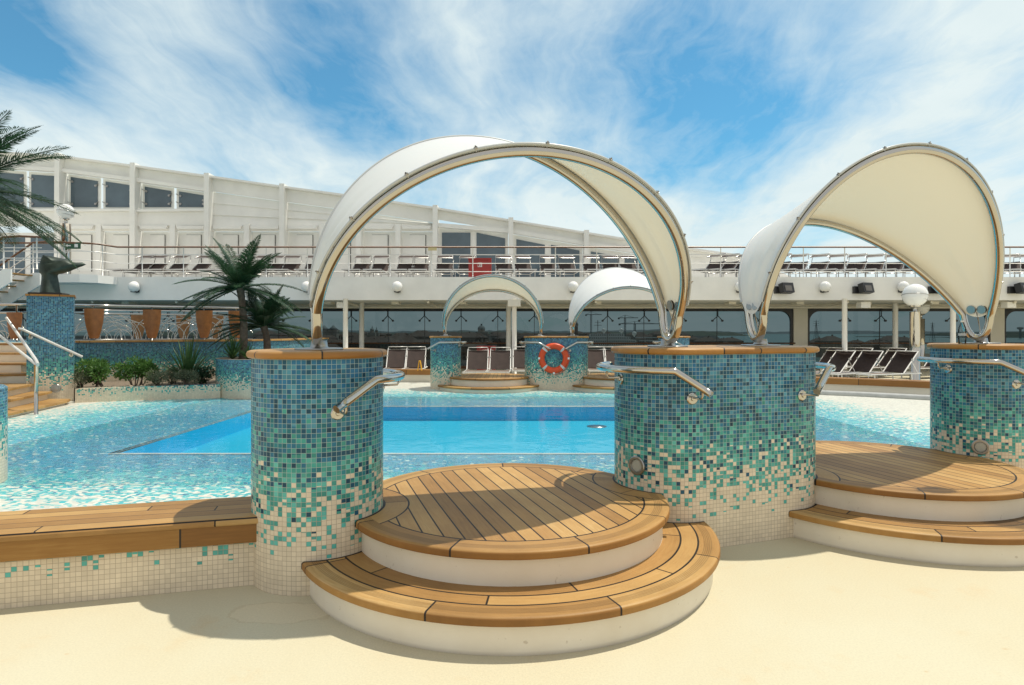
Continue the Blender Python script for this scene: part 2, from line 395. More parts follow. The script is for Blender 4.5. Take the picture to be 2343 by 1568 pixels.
def mat_glass(name, tint, gloss=(0.75, 0.8, 0.8), f0=1.5):
    m, b = newmat(name); t = b.node('ShaderNodeBsdfTransparent'); b.put(t.inputs[0], tint)
    g = b.node('ShaderNodeBsdfGlossy'); b.put(g.inputs[0], gloss); g.inputs['Roughness'].default_value = 0.02
    fr = b.node('ShaderNodeFresnel'); fr.inputs[0].default_value = f0
    x = b.node('ShaderNodeMixShader'); b.l.new(fr.outputs[0], x.inputs[0]); b.l.new(t.outputs[0], x.inputs[1]); b.l.new(g.outputs[0], x.inputs[2])
    b.out(x.outputs[0]); return m
M['tint'] = mat_glass('tinted_glass', (0.14, 0.178, 0.188), f0=1.35)
M['blueglass'] = plain('blue_window_glass', (0.10, 0.14, 0.17), 0.12, var=0.25, scale=0.5)
M['clear'] = mat_glass('clear_plastic', (0.82, 0.86, 0.86))
def mat_deck():
    m, b = newmat('deck_coating'); co = b.coord()
    n1 = b.noise(co, 0.55, 5, 0.6, 0.4); n2 = b.noise(co, 2.6, 5, 0.62); n3 = b.noise(co, 95.0, 3, 0.7); n4 = b.noise(co, 8.0, 3, 0.5)
    c = b.mix(b.mr(n1, 0.36, 0.68), (0.575, 0.535, 0.395), (0.56, 0.495, 0.34))
    c = b.mix(b.mr(n2, 0.58, 0.75) * 0.45, c, (0.57, 0.43, 0.25))
    c = b.mix(b.mr(n4, 0.70, 0.74) * 0.35, c, (0.50, 0.32, 0.14))
    x, y, z = b.xyz(co)
    d = ((x + 1.28) * (x + 1.28) * 0.5 + (y - 3.42) * (y - 3.42) * 2.4).sqrt() + (b.noise(co, 7.0, 4) - 0.5) * 0.22   # dried puddle mark
    c = b.mix(b.mr(d, 0.20, 0.19) * 0.35, c, (0.68, 0.58, 0.41)); c = b.mix((d - 0.205).abs().lt(0.010) * 0.22, c, (0.45, 0.33, 0.18))
    c = b.scale(c, b.mr(n3, 0.3, 0.7, 0.92, 1.06))
    b.out(b.bsdf(c, 0.8, 0, b.bump(n3, 0.35, 0.004), 0.25)); return m
M['deck'] = mat_deck()
POOL = (-4.97, 3.75, 7.72, 12.48)                                   # the deep basin: x0, x1, y0, y1
def mat_shelf():
    m, b = newmat('shelf_mosaic'); co = b.coord(); x, y, z = b.xyz(co)
    wx = (b.noise(b.vec(x * 1.6, y * 4.5, 0.0), 2.2, 3, 0.5) - 0.5) * 0.22; wy = (b.noise(b.vec(x * 1.6, y * 4.5, 8.0), 2.2, 3, 0.5) - 0.5) * 0.10  # tile lines bent: refraction by the ripples put into the pattern
    cx, cy = (POOL[0] + POOL[1]) / 2, (POOL[2] + POOL[3]) / 2; hx, hy = (POOL[1] - POOL[0]) / 2, (POOL[3] - POOL[2]) / 2
    ox = ((x - cx).abs() - hx).max(0.0); oy = ((y - cy).abs() - hy).max(0.0)
    d = (ox * ox + oy * oy).sqrt() + (b.noise(co, 0.8, 3) - 0.5) * 0.7
    p = 0.040
    u, v = (x + wx) / p, (y + wy) / p
    iu, iv = u.floor(), v.floor(); r1, r2, r3 = b.white(b.vec(iu, iv, 2.0)); q1, q2, q3 = b.white(b.vec(iu, iv, 12.0))
    t = b.mr(d + b.mr(y, 7.6, 6.4) * 0.55 - b.mr(x, -4.5, -7.5) * 0.45, 0.7, 3.6, 1.0, 0.0); xx = t + (r1 - 0.5) * 0.54
    c = b.ramp(xx, [(0, (0.66, 0.65, 0.57)), (0.30, (0.13, 0.50, 0.50)), (0.44, (0.02, 0.40, 0.44)), (0.66, (0.006, 0.30, 0.43)), (0.92, (0.006, 0.24, 0.43))], 'CONSTANT')
    c = b.mix(r2.lt(b.val(t, [(0.2, 0.0), (0.5, 0.10), (1.0, 0.16)])), c, (0.02, 0.17, 0.30))
    c = b.mix(r2.gt(b.val(t, [(0.2, 1.0), (0.5, 0.92), (1.0, 0.965)])), c, (0.55, 0.66, 0.62))
    c = b.scale(c, b.mr(r3, 0, 1, 0.82, 1.14))
    g = (u.fract() - 0.5).abs().max((v.fract() - 0.5).abs()).gt(0.46); c = b.mix(g, c, (0.55, 0.60, 0.56))
    b.out(b.bsdf(c, 0.35)); return m
M['shelf'] = mat_shelf()
def mat_basin():
    m, b = newmat('basin_paint'); co = b.coord(); n = b.noise(co, 0.7, 3)
    c = b.mix(n, (0.004, 0.37, 0.58), (0.005, 0.42, 0.64)); b.out(b.bsdf(c, 0.6)); return m
M['basin'] = mat_basin(); M['basin_wall'] = plain('basin_wall_lit', (0.010, 0.52, 0.84), 0.6, var=0.04)  # wall lightened from the floor paint: light scattered in water put into colour
def mat_water():
    m, b = newmat('pool_water'); co = b.coord(); x, y, z = b.xyz(co)
    h = b.noise(b.vec(x, y, 0.0), 2.4, 3, 0.5, 0.3) + b.noise(b.vec(x, y, 4.0), 9.0, 2, 0.5) * 0.25
    nr = b.bump(h, 0.15, 0.05)
    t = b.node('ShaderNodeBsdfTransparent'); b.put(t.inputs[0], (0.93, 0.985, 0.995))
    g = b.node('ShaderNodeBsdfGlossy'); g.inputs['Roughness'].default_value = 0.015; b.put(g.inputs['Normal'], nr); b.put(g.inputs[0], (1, 1, 1))
    fr = b.node('ShaderNodeFresnel'); fr.inputs[0].default_value = 1.33; b.put(fr.inputs['Normal'], nr)
    f = X(b, fr.outputs[0]) * 0.62
    k = b.node('ShaderNodeMixShader'); b.put(k.inputs[0], f); b.l.new(t.outputs[0], k.inputs[1]); b.l.new(g.outputs[0], k.inputs[2])
    b.out(k.outputs[0]); return m
M['water'] = mat_water()

# ------------------------------------------------------------------ floors, pool and water
def seam(x):                                                       # the line of the pool surround on the near side
    pts = [(-40, -5.85), (-2.9, 3.72), (-1.275, 4.20), (0.03, 4.45), (1.64, 5.05), (3.28, 5.6), (4.6, 6.1), (40, 17)]
    for a, c in zip(pts, pts[1:]):
        if a[0] <= x <= c[0]: return a[1] + (c[1] - a[1]) * (x - a[0]) / (c[0] - a[0])
    return 0
x0, x1, y0, y1 = POOL
def holed(name, outer, z, mat):
    hole = [(x0, y0), (x0, y1), (x1, y1), (x1, y0)]; allp = outer + hole; mb = MB()
    for t in tessellate_polygon([[Vector((p[0], p[1], 0)) for p in outer], [Vector((p[0], p[1], 0)) for p in hole]]):
        q = [allp[k] for k in t]
        if (q[1][0] - q[0][0]) * (q[2][1] - q[0][1]) - (q[1][1] - q[0][1]) * (q[2][0] - q[0][0]) < 0: q.reverse()
        mb.face([(p[0], p[1], z) for p in q])
    return struct(mb.build(name, mat))
holed('deck_floor', [(-45, -20), (45, -20), (45, 27.2), (-45, 27.2)], 0.0, M['deck'])
mb = MB()                                                          # mosaic shelf sloping down to the basin
xs = [x0 - 20 + 0.25 * k for k in range(80)] + [x0 + (x1 - x0) * k / 38 for k in range(39)] + [x1 + 0.25 * k for k in range(1, 60)]
ys = [y0 - 0.25 * k for k in range(40, 0, -1)] + [y0 + (y1 - y0) * k / 18 for k in range(19)] + [y1 + 0.25 * k for k in range(1, 26)]
def shelf_z(x, y):
    ox = max(abs(x - (x0 + x1) / 2) - (x1 - x0) / 2, 0); oy = max(abs(y - (y0 + y1) / 2) - (y1 - y0) / 2, 0)
    d = min(hypot(ox, oy) / 3.2, 1.0); return 0.028 + 0.055 * d
for a, c in zip(xs, xs[1:]):
    for d, e in zip(ys, ys[1:]):
        mx, my = (a + c) / 2, (d + e) / 2
        if x0 < mx < x1 and y0 < my < y1: continue
        if my < seam(mx): continue
        mb.face([(a, d, shelf_z(a, d)), (c, d, shelf_z(c, d)), (c, e, shelf_z(c, e)), (a, e, shelf_z(a, e))], None, True)
struct(mb.build('pool_shelf', M['shelf']))
mb = MB(); zb = -0.245
mb.face([(x0, y0, zb), (x1, y0, zb), (x1, y1, zb), (x0, y1, zb)]); basin = struct(mb.build('pool_basin', M['basin'])); mb = MB()
for a, c in (((x0, y0), (x0, y1)), ((x0, y1), (x1, y1)), ((x1, y1), (x1, y0)), ((x1, y0), (x0, y0))):
    mb.face([(a[0], a[1], zb), (c[0], c[1], zb), (c[0], c[1], 0.03), (a[0], a[1], 0.03)])
mb.build('basin_wall', M['basin_wall'], basin)
mb = MB()
for o_, z_ in ((0.02, 0.036), (0.075, 0.040)):
    mb.tube([(x0 - o_, y0 - o_, z_), (x0 - o_, y1 + o_, z_), (x1 + o_, y1 + o_, z_), (x1 + o_, y0 - o_, z_)], 0.007, 6, True)
mb.build('basin_edge', M['white'], basin)
mb = MB(); mb.lathe([(0.19, 0.0), (0.19, 0.004), (0.001, 0.006)], 28)
dr = mb.build('drain', M['satin'], basin, (1.62, 11.7, zb + 0.002))
mb = MB(); pts = [(-25, seam(-25)), (-2.9, 3.72), (-1.275, 4.20), (0.03, 4.45), (1.64, 5.05), (3.28, 5.6), (4.6, 6.1), (12, seam(12)), (12, 17.5), (-25, 17.5)]
for t in tessellate_polygon([[Vector((*p, 0)) for p in pts]]):
    q = [pts[k] for k in t]
    if (q[1][0] - q[0][0]) * (q[2][1] - q[0][1]) - (q[1][1] - q[0][1]) * (q[2][0] - q[0][0]) < 0: q.reverse()
    mb.face([(*p, 0.058) for p in q])
struct(mb.build('water', M['water']))

# ------------------------------------------------------------------ curved bench wall along the far side of the pool
front = [(-5.0, 17.9), (-3.6, 18.05), (-2.3, 17.95), (-1.6, 16.9), (4.4, 16.75), (5.7, 16.0), (6.6, 15.5), (7.4, 15.0), (8.4, 14.45), (9.37, 13.76), (11, 12.5), (13, 10.6), (16, 7)]
def offs(poly, d):
    o = []
    for i, p in enumerate(poly):
        a = poly[max(i - 1, 0)]; c = poly[min(i + 1, len(poly) - 1)]; t = Vector((c[0] - a[0], c[1] - a[1])).normalized()
        o.append((p[0] + t.y * d, p[1] - t.x * d))
    return o
def rim_piece(fr, label):
    t = thing('low_wall', label, 'rim wall', (*fr[0], 0), 0, 'teak topped rim walls across the pool'); o = fr[0]
    L_ = lambda P: [(p[0] - o[0], p[1] - o[1]) for p in P]
    mb = MB(); mb.prism(L_(offs(fr, 0.0)) + L_(offs(fr, -0.36))[::-1], 0, 0.40); mb.build('wall', M['cream'], t)
    f1, f2, fi = L_(offs(fr, 0.06)), L_(offs(fr, -0.42)), L_(offs(fr, 0.02)); mb = MB()
    for z, P, Q in ((0.444, f1, f2),):
        for i in range(len(fr) - 1):
            mb.face([(*P[i], z), (*P[i + 1], z), (*Q[i + 1], z), (*Q[i], z)])
            mb.face([(*P[i], 0.30), (*P[i + 1], 0.30), (*P[i + 1], z), (*P[i], z)])
            mb.face([(*Q[i + 1], 0.30), (*Q[i], 0.30), (*Q[i], z), (*Q[i + 1], z)])
            mb.face([(*fi[i], 0.30), (*fi[i + 1], 0.30), (*P[i + 1], 0.30), (*P[i], 0.30)])
    mb.build('rim_boards', mat_fascia('rim_teak', 1.9), t); return t
rim_piece(front[:3], 'short teak topped rim wall left of the far round pillar, under the yellow sign')
rim_piece(front[4:], 'long curving teak topped rim wall in front of the loungers on the right')
gp = offs(front[5:12], 0.55)
mb = MB(); mb.tube([(p[0], p[1], 0.115) for p in gp], 0.075, 12); mb.tube([(p[0] + 0.05, p[1] + 0.10, 0.07) for p in gp], 0.045, 10)
tag(mb.build('gutter_pipe', plain('grey_pipe', (0.40, 0.41, 0.40), 0.35)), 'thick grey roll along the curved foot of the teak rim wall', 'gutter')

# ------------------------------------------------------------------ pillars
def stadium(a, r, n=24):
    if a == 0: return [(r * cos(2 * pi * k / (2 * n)), r * sin(2 * pi * k / (2 * n))) for k in range(2 * n)]
    return [(a + r * cos(-pi / 2 + pi * k / n), r * sin(-pi / 2 + pi * k / n)) for k in range(n + 1)] + [(-a + r * cos(pi / 2 + pi * k / n), r * sin(pi / 2 + pi * k / n)) for k in range(n + 1)]
CAPZ = 1.405
def pillar(label, loc, rz, a, r, z0=0.0, group='mosaic pillars round the pool', seed=0.0):
    t = thing('mosaic_pillar', label, 'pillar', (loc[0], loc[1], 0), rz, group)
    mb = MB(); mb.prism(stadium(a, r), z0, CAPZ, True, bottom=False, smooth=True)
    for k in mb.uv: mb.uv[k] = [(u + seed, v) for u, v in mb.uv[k]]
    mb.build('shaft', M['mosaic'], t)
    mb = MB(); mb.grid([[(*p, z) for p in stadium(a, r + d)] for d, z in ((-0.05, 0.0), (0.018, 0.0), (0.027, 0.010), (0.029, 0.026), (0.022, 0.040), (0.008, 0.046))], True)
    st = stadium(a, r + 0.008)
    mb.f.append(tuple(range(len(mb.v) - len(st), len(mb.v))))
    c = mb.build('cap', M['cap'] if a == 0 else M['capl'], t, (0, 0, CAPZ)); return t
def handrail(t, c, R, a0, a1, end, z=1.275, zend=1.13, br=(0.35, 1.0), r0=0.41):   # a rail wrapping the pillar end then dipping to its free end
    p = [(x, y, z) for x, y in arc(c, R, a0, a1, 22)]
    s = 1 if a1 > a0 else -1
    d = (-sin(radians(a1)) * s, cos(radians(a1)) * s)
    p.append((p[-1][0] + d[0] * 0.02, p[-1][1] + d[1] * 0.02, z - 0.004))
    p += [(p[-1][0] + d[0] * end * k / 4, p[-1][1] + d[1] * end * k / 4, z - 0.004 + (zend - z) * k / 4) for k in (1, 2, 3, 4)]
    h = MB(); h.tube(p, 0.026, 14); h = h.build('handrail', M['steel'], t)
    for k in br:
        q = p[int(k * (len(p) - 1)) - (1 if k == 1.0 else 0)]
        v = Vector((c[0] - q[0], c[1] - q[1])); L = v.length; v.normalize()
        s0 = Vector((q[0], q[1], q[2])); s1 = s0 + Vector((v.x * (L - r0), v.y * (L - r0), 0))
        mb = MB(); mb.tube([s0, s0 - Vector((0, 0, 0.05)), s0 + Vector((v.x * 0.015, v.y * 0.015, -0.072)), s1 + Vector((0, 0, -0.075))], 0.008, 8)
        e = s1 + Vector((0, 0, -0.085)); ax = Vector((v.x, v.y, 0))
        mb.lathe_ax([(0.042, -0.02), (0.042, 0.006), (0.036, 0.012), (0.016, 0.013), (0.012, 0.022), (0.001, 0.022)], e, -ax)
        mb.build('bracket', M['steel'], h)
def well_lamp(t, c, r, ang, z):                                       # round recessed lamp in a pillar face
    a = radians(ang); ax = Vector((cos(a), sin(a), 0)); p = Vector((c[0] + r * cos(a), c[1] + r * sin(a), z))
    mb = MB(); mb.lathe_ax([(0.070, -0.03), (0.070, 0.008), (0.064, 0.014), (0.050, 0.014), (0.045, 0.002)], p, ax, 32)
    l = mb.build('recessed_lamp', M['satin'], t)
    mb = MB(); mb.lathe_ax([(0.046, 0.002), (0.040, 0.004), (0.001, 0.005)], p, ax); mb.build('lens', M['lens'], l)
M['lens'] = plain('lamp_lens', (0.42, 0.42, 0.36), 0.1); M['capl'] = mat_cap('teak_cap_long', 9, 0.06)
P1 = (-1.275, 4.045); OB = (1.64, 4.93); OBA = radians(19.5); P3 = (4.6, 6.0)
p1 = pillar('near round mosaic pillar between the low teak wall and the front teak steps', P1, 0, 0, 0.415, seed=0.3)
handrail(p1, (0, 0), 0.535, 62, -33, 0.30)
p2 = pillar('near long oval mosaic pillar standing between the two foreground step platforms', OB, OBA, 0.45, 0.41, seed=5.0)
handrail(p2, (-0.45, 0), 0.53, 118, 240, 0.24, 1.295, 1.14, (0.42, 1.0)); handrail(p2, (0.45, 0), 0.53, 60, -64, 0.26, 1.285, 1.13, (0.5, 1.0))
well_lamp(p2, (-0.45, 0), 0.41, 204, 0.585)
p3 = pillar('near round mosaic pillar at the right picture edge, with a bottle on its cap', P3, 0, 0, 0.415, seed=9.0)
handrail(p3, (0, 0), 0.53, 165, 246, 0.30, 1.295, 1.14, (0.3, 1.0)); well_lamp(p3, (0, 0), 0.415, 232, 0.50)
FP1 = (-1.745, 16.1); FOB = (1.165, 16.1); FP3 = (4.28, 16.2)
q1 = pillar('far round mosaic pillar beside the yellow floor sign across the pool', FP1, 0, 0, 0.40, seed=2.0)
handrail(q1, (0, 0), 0.53, 25, -100, 0.3, 1.29, 1.13)
q2 = pillar('far long oval mosaic pillar carrying the orange lifebuoy', FOB, 0, 0.43, 0.40, seed=7.0)
handrail(q2, (-0.43, 0), 0.53, 155, 262, 0.3, 1.29, 1.13); handrail(q2, (0.43, 0), 0.53, 25, -82, 0.3, 1.29, 1.13)
q3 = pillar('far round mosaic pillar half hidden behind the near canopy foot', FP3, 0, 0, 0.40, seed=12.0)
handrail(q3, (0, 0), 0.53, 155, 262, 0.3, 1.29, 1.13)

# ------------------------------------------------------------------ round step platforms
def platform(label, c, pill, ang=radians(18.5), wet=None, r1=1.07, r2=1.36):
    t = thing('step_platform', label, 'steps', (c[0], c[1], 0), 0, 'round teak step platforms')
    def nose(R, z): return [(R - 0.03, z - 0.048), (R - 0.020, z - 0.048), (R - 0.004, z - 0.046), (R, z - 0.042), (R, z - 0.038), (R, z - 0.017), (R, z - 0.013), (R - 0.004, z - 0.005), (R - 0.012, z - 0.001), (R - 0.018, z), (R - 0.026, z), (R * 0.5, z), (0.001, z)]
    mb = MB(); mb.lathe([(r2 - 0.045, 0.0), (r2 - 0.045, 0.17)], 120, cap=False); mb.build('riser', M['riser'], t)
    mb = MB(); mb.lathe(nose(r2, 0.205), 120, cap=False)
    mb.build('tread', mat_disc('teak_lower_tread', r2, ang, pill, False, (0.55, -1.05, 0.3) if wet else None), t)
    mb = MB(); mb.lathe([(r1 - 0.045, 0.20), (r1 - 0.045, 0.37)], 120, cap=False); o = mb.build('riser', M['riser'], t, (0, 0, 0))
    mb = MB(); mb.lathe(nose(r1, 0.407), 120, cap=False)
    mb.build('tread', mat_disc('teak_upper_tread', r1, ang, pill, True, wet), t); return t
C1 = (-0.02, 4.33); C2 = (3.28, 5.45); E1 = (1.216, 4.78); E2 = (2.064, 5.08)
rl = lambda c, p, r: (p[0] - c[0], p[1] - c[1], r)
platform('round two-step teak platform in the foreground, under the left canopy', C1, [rl(C1, P1, 0.415), rl(C1, E1, 0.41)], r1=1.10, r2=1.415)
platform('round two-step teak platform on the right with dark wet stains', C2, [rl(C2, E2, 0.41), rl(C2, P3, 0.415)], wet=(-0.16, -0.96, 0.10), r1=1.10, r2=1.415)
FC1 = (-0.60, 16.1); FC2 = (2.85, 16.1)
platform('small looking round step platform across the pool, left of the lifebuoy pillar', FC1, [rl(FC1, FP1, 0.40), rl(FC1, (0.735, 16.1), 0.40)], 0)
platform('small looking round step platform across the pool, right of the lifebuoy pillar', FC2, [rl(FC2, (1.595, 16.1), 0.40), rl(FC2, FP3, 0.40)], 0)

# ------------------------------------------------------------------ sail canopies on steel hoops
def canopy(label, F1, F2, A, Bp, z0=1.475):
    O = Vector(((F1[0] + F2[0]) / 2, (F1[1] + F2[1]) / 2, 0)); u = Vector((F2[0] - F1[0], F2[1] - F1[1], 0)); Sx = u.length; u.normalize()
    n = Vector((u.y, -u.x, 0)); t = thing('sail_canopy', label, 'canopy', (O.x, O.y, z0), 0, 'white sail canopies on steel hoops')
    def hoop(al, h0, k, sk=0.0, N=96):
        R = hypot(Sx / 2, h0); t0 = asin(h0 / R); w = Vector((0, 0, cos(al))) + n * sin(al); o = []
        for i in range(N + 1):
            tt = pi + t0 - (pi + 2 * t0) * i / N; bb = (h0 + R * sin(tt)) * k
            o.append((u * (R * cos(tt) + sk * bb) + w * bb, (u * cos(tt) + w * sin(tt)).normalized(), bb))
        return o
    HA, HB = hoop(*A), hoop(*Bp)
    def cut(H, lo): return [h for h in H if h[2] > lo]
    a = [h[0] for h in cut(HA, 0.24)]; c = [h[0] for h in cut(HB, 0.24)]
    def bez(p, q, f):
        o = []; p1 = f + Vector(((p - f).x * 0.8, (p - f).y * 0.8, -0.035)); q1 = f + Vector(((q - f).x * 0.8, (q - f).y * 0.8, -0.035))
        for k in range(1, 12):
            s = k / 12; o.append(p * (1 - s) ** 3 + p1 * 3 * s * (1 - s) ** 2 + q1 * 3 * s * s * (1 - s) + q * s ** 3)
        return o
    loop = a + bez(a[-1], c[-1], HA[-1][0]) + c[::-1] + bez(c[0], a[0], HA[0][0])
    mb = MB(); mb.tube(loop, 0.033, 16, True); fr = mb.build('hoop_frame', M['steel'], t)
    for f in (HA[0][0], HA[-1][0]):
        mb = MB(); mb.lathe([(0.155, -0.024), (0.155, -0.016), (0.150, -0.013), (0.062, -0.013), (0.055, 0.0), (0.05, 0.035), (0.001, 0.036)], 32, (f.x, f.y, 0)); mb.build('foot_plate', M['satin'], t)
    # fabric between the hoops, laced just outside the tubes
    fa = cut(HA, 0.33); fb = cut(HB, 0.33); n_ = 72
    def res(L_):
        o = []
        for i in range(n_ + 1):
            s = i / n_ * (len(L_) - 1); k = min(int(s), len(L_) - 2); g = s - k
            o.append((L_[k][0].lerp(L_[k + 1][0], g), L_[k][1].lerp(L_[k + 1][1], g)))
        return o
    fa, fb = res(fa), res(fb); m = 18; rows = []
    for i in range(n_ + 1):
        pa = fa[i][0] + fa[i][1] * 0.046; pb = fb[i][0] + fb[i][1] * 0.046; r = []
        s = i / n_; e = min(s, 1 - s)
        for j in range(m + 1):
            g = j / m; q = pa.lerp(pb, g); nn = fa[i][1].lerp(fb[i][1], g).normalized()
            belly = 4 * g * (1 - g); wr = 0.010 * math.exp(-((e - 0.12) / 0.09) ** 2) * sin(g * 19 + s * 9) * belly
            tipd = max(0.0, 1 - e / 0.045) ** 2 * 0.10 * belly                 # rounded lower tips
            q = q + nn * (wr - 0.02 * belly * (0.3 + e)) - Vector((0, 0, tipd)); r.append(q)
        rows.append(r)
    mb = MB(); mb.grid(rows); mb.build('sail', M['fabric'], t)
    for idx, side in ((0, fa), (-1, fb)):
        mb = MB(); mb.tube([r[idx] for r in rows], 0.010, 8); mb.build('hem', M['hem'], t)
        for k in (range(4, n_ - 2, 8) if idx == 0 else ()):
            p, nn = side[k]; q = p + nn * 0.052; tn = (side[k + 1][0] - side[k - 1][0]).normalized()
            mb = MB(); mb.tube([q - nn * 0.045, q, q + nn * 0.016], [0.007, 0.007, 0.004], 8); mb.tube([q - tn * 0.010, q + tn * 0.010], 0.010, 10); mb.build('clamp', M['satin'], t)
    for i in (0, n_):
        p = rows[i][m // 2]; pa, pb = rows[i][0], rows[i][m]; d = pb - pa; nn = (fa[i][1] + fb[i][1]).normalized()
        upv = nn.cross(d).normalized(); upv = upv if upv.z > 0 else -upv
        mb = MB()
        for sgn in (-1, 1):
            for hh in (-1, 1):
                cpt = p + upv * 0.075 + nn * 0.010 * hh + d.normalized() * 0.042 * sgn
                mb.tube([cpt - nn * 0.004, cpt + nn * 0.004], 0.040, 14)
        q = HA[0 if i == 0 else -1][0]; mb.tube([p + upv * 0.05, q + Vector((0, 0, 0.05))], 0.006, 6)
        mb.build('tension_plate', M['satin'], t)
    return t
M['hem'] = plain('fabric_hem', (0.50, 0.52, 0.52), 0.35, var=0.04)
R_ = radians
CA = ((R_(35), 0.18, 0.95), (R_(-8), 0.10, 1.085, -0.10)); CB = ((R_(24), 0.20, 1.06, -0.20), (R_(-22), 0.0, 0.91, -0.25)); CG = ((R_(34), 0.15, 0.96), (R_(-26), 0.30, 1.22)); CF = ((R_(16), 0.30, 1.0), (R_(-38), 0.25, 1.04))
canopy('large white sail canopy arching over the front teak platform', P1, E1, *CA)
canopy('tall white sail canopy on the right showing its cream underside', E2, P3, *CB)
canopy('small looking cream sided sail canopy across the pool, left one', FP1, (0.735, 16.1), *CF)
canopy('small looking white sail canopy across the pool, right one', (1.595, 16.1), FP3, *CG)

# ------------------------------------------------------------------ low teak topped wall at left
ba = math.atan(0.254); bn = thing('teak_topped_wall', 'low mosaic wall with a broad teak bench top at the lower left', 'bench wall', (-2.895, 3.461, 0), ba)
mb = MB(); mb.prism([(-9, 0), (1.50, 0), (1.50, 0.40), (-9, 0.40)], 0, 0.39, True, bottom=False); mb.build('wall', M['mosaic_bench'], bn)
mb = MB()
prof = [(0.0, -0.002), (-0.004, 0.006), (-0.004, 0.024), (0.004, 0.038), (0.016, 0.0425)]
rows = [[(x, y, z) for y, z in prof] + [(x, 0.5, 0.0425), (x, 0.5, 0.0)] for x in (-9.0, 1.425)]
mb.grid(rows, smooth=False)
mb.v += [(1.425, y, z) for y, z in prof] + [(1.425, 0.5, 0.0425), (1.425, 0.5, 0.0)]; mb.f.append(tuple(range(len(mb.v) - 7, len(mb.v))))
mb.build('bench_top', M['teak'], bn, (0, -0.06, 0.398))
mb = MB(); mb.box((-3.79, 0.0, 0.0), (10.42, 0.03, 0.112)); mb.build('fascia', M['fascia'], bn, (0, -0.034, 0.337))
mb = MB(); mb.box((-3.79, 0.0, 0.0), (10.42, 0.02, 0.012)); mb.box((5.215 - 3.79 + 0.004, -0.006, -0.05), (0.014, 0.04, 0.13)); mb.build('seam_strip', M['rubber'], bn, (0, -0.036, 0.393))
bn2 = copy_tree(bn); u_ = Vector((cos(OBA), sin(OBA))); bn2.location = (P3[0] + u_.x * 8.75 + u_.y * 0.18, P3[1] + u_.y * 8.75 - u_.x * 0.18, 0); bn2.rotation_euler.z = OBA
bn['group'] = bn2['group'] = 'teak topped walls along the near side of the pool'; bn2['label'] = 'low mosaic wall with a broad teak bench top beyond the right hand pillar'

# ------------------------------------------------------------------ upper deck, soffit, posts, window wall
def prismY(mb, poly, ya, yb):                                      # poly in (x, z), extruded in depth
    n = len(poly)
    for k in range(n):
        a, c = poly[k], poly[(k + 1) % n]
        mb.face([(a[0], ya, a[1]), (a[0], yb, a[1]), (c[0], yb, c[1]), (c[0], ya, c[1])])
    for y in (ya, yb):
        for t in tessellate_polygon([[Vector((p[0], p[1], 0)) for p in poly]]):
            mb.face([(poly[k][0], y, poly[k][1]) for k in t])
ZB, ZT, YB = 2.72, 3.56, 22.3
ud = thing('upper_deck', 'long white upper deck slab spanning the whole background', 'deck', (0, YB, ZB))
mb = MB(); mb.box((0, 2.7, 0.42), (90, 5.4, 0.84)); mb.build('slab', M['white'], ud)
mb = MB(); bay = [(-15.9, -1.05), (-15.0, -1.08), (-14.55, -0.8), (-14.38, -0.004), (-30, -0.004), (-30, -1.05)]
mb.prism(bay, 0.56, 0.842); mb.build('balcony', M['white'], ud)
mb = MB(); mb.box((0, 3.6, -0.09), (90, 0.2, 0.176)); mb.build('header_beam', M['cream'], ud)
mb = MB()
for k in range(-8, 9): mb.box((k * 2.6 + 0.7, 1.5, -0.05), (0.28, 0.5, 0.098))
mb.build('soffit_light', M['cream'], ud)
mb = MB(); mb.tube([(-40, 2.6, -0.16), (40, 2.6, -0.16)], 0.05, 8)
for k in range(-10, 11): mb.tube([(k * 3.1, 0.3, -0.06), (k * 3.1, 2.6, -0.12)], 0.05, 6)
mb.build('soffit_pipe', M['cream'], ud)
# varnished top rail on white stanchions
rl_ = thing('deck_railing', 'white stanchion railing with dark varnished top rail along the upper deck', 'railing', (0, YB, ZT))
path = [(-30, -0.95), (-15.9, -0.95), (-15.05, -0.97), (-14.62, -0.72), (-14.42, 0.06), (45, 0.06)]
def along(path, step, s0=0.0):
    o = []; s = s0; acc = 0
    for a, c in zip(path, path[1:]):
        L = hypot(c[0] - a[0], c[1] - a[1])
        while s <= acc + L: o.append((a[0] + (c[0] - a[0]) * (s - acc) / L, a[1] + (c[1] - a[1]) * (s - acc) / L)); s += step
        acc += L
    return o
mb = MB(); mb.tube([(*p, 1.10) for p in path], 0.032, 8); mb.build('top_rail', M['handrail'], rl_)
for z in (0.20, 0.50, 0.82):
    mb = MB(); mb.tube([(*p, z) for p in path], 0.014 if z < 0.8 else 0.018, 6); mb.build('rail', M['alu'], rl_)
base = MB(); base.tube([(0, 0, 0), (0, 0, 1.09)], 0.018, 8); me_ = base.mesh('stanchion', M['alu'])
for p in along(path, 1.51, 0.55):
    if p[0] < -21 or p[0] > 20.5: continue
    o = bpy.data.objects.new('stanchion', me_); COL.objects.link(o); o.parent = rl_; o.location = (*p, 0)
for X_ in (-2.9, 13.7):
    mb = MB(); mb.box((X_, 0.0, 1.02), (0.32, 0.012, 0.11)); mb.build('notice_plate', plain('cream_plate', (0.60, 0.50, 0.26), 0.5), rl_)
mb = MB(); mb.box((-15.3, -0.99, 1.0), (0.55, 0.02, 0.22)); sg = mb.build('exit_sign', plain('green_sign', (0.02, 0.09, 0.045), 0.4), rl_)
mb = MB(); mb.box((-15.42, -1.003, 1.0), (0.13, 0.004, 0.035)); mb.face([(-15.55, -1.004, 1.0), (-15.47, -1.004, 0.945), (-15.47, -1.004, 1.055)]); mb.box((-15.17, -1.003, 1.0), (0.12, 0.004, 0.11)); mb.build('arrow_mark', M['globe'], sg)
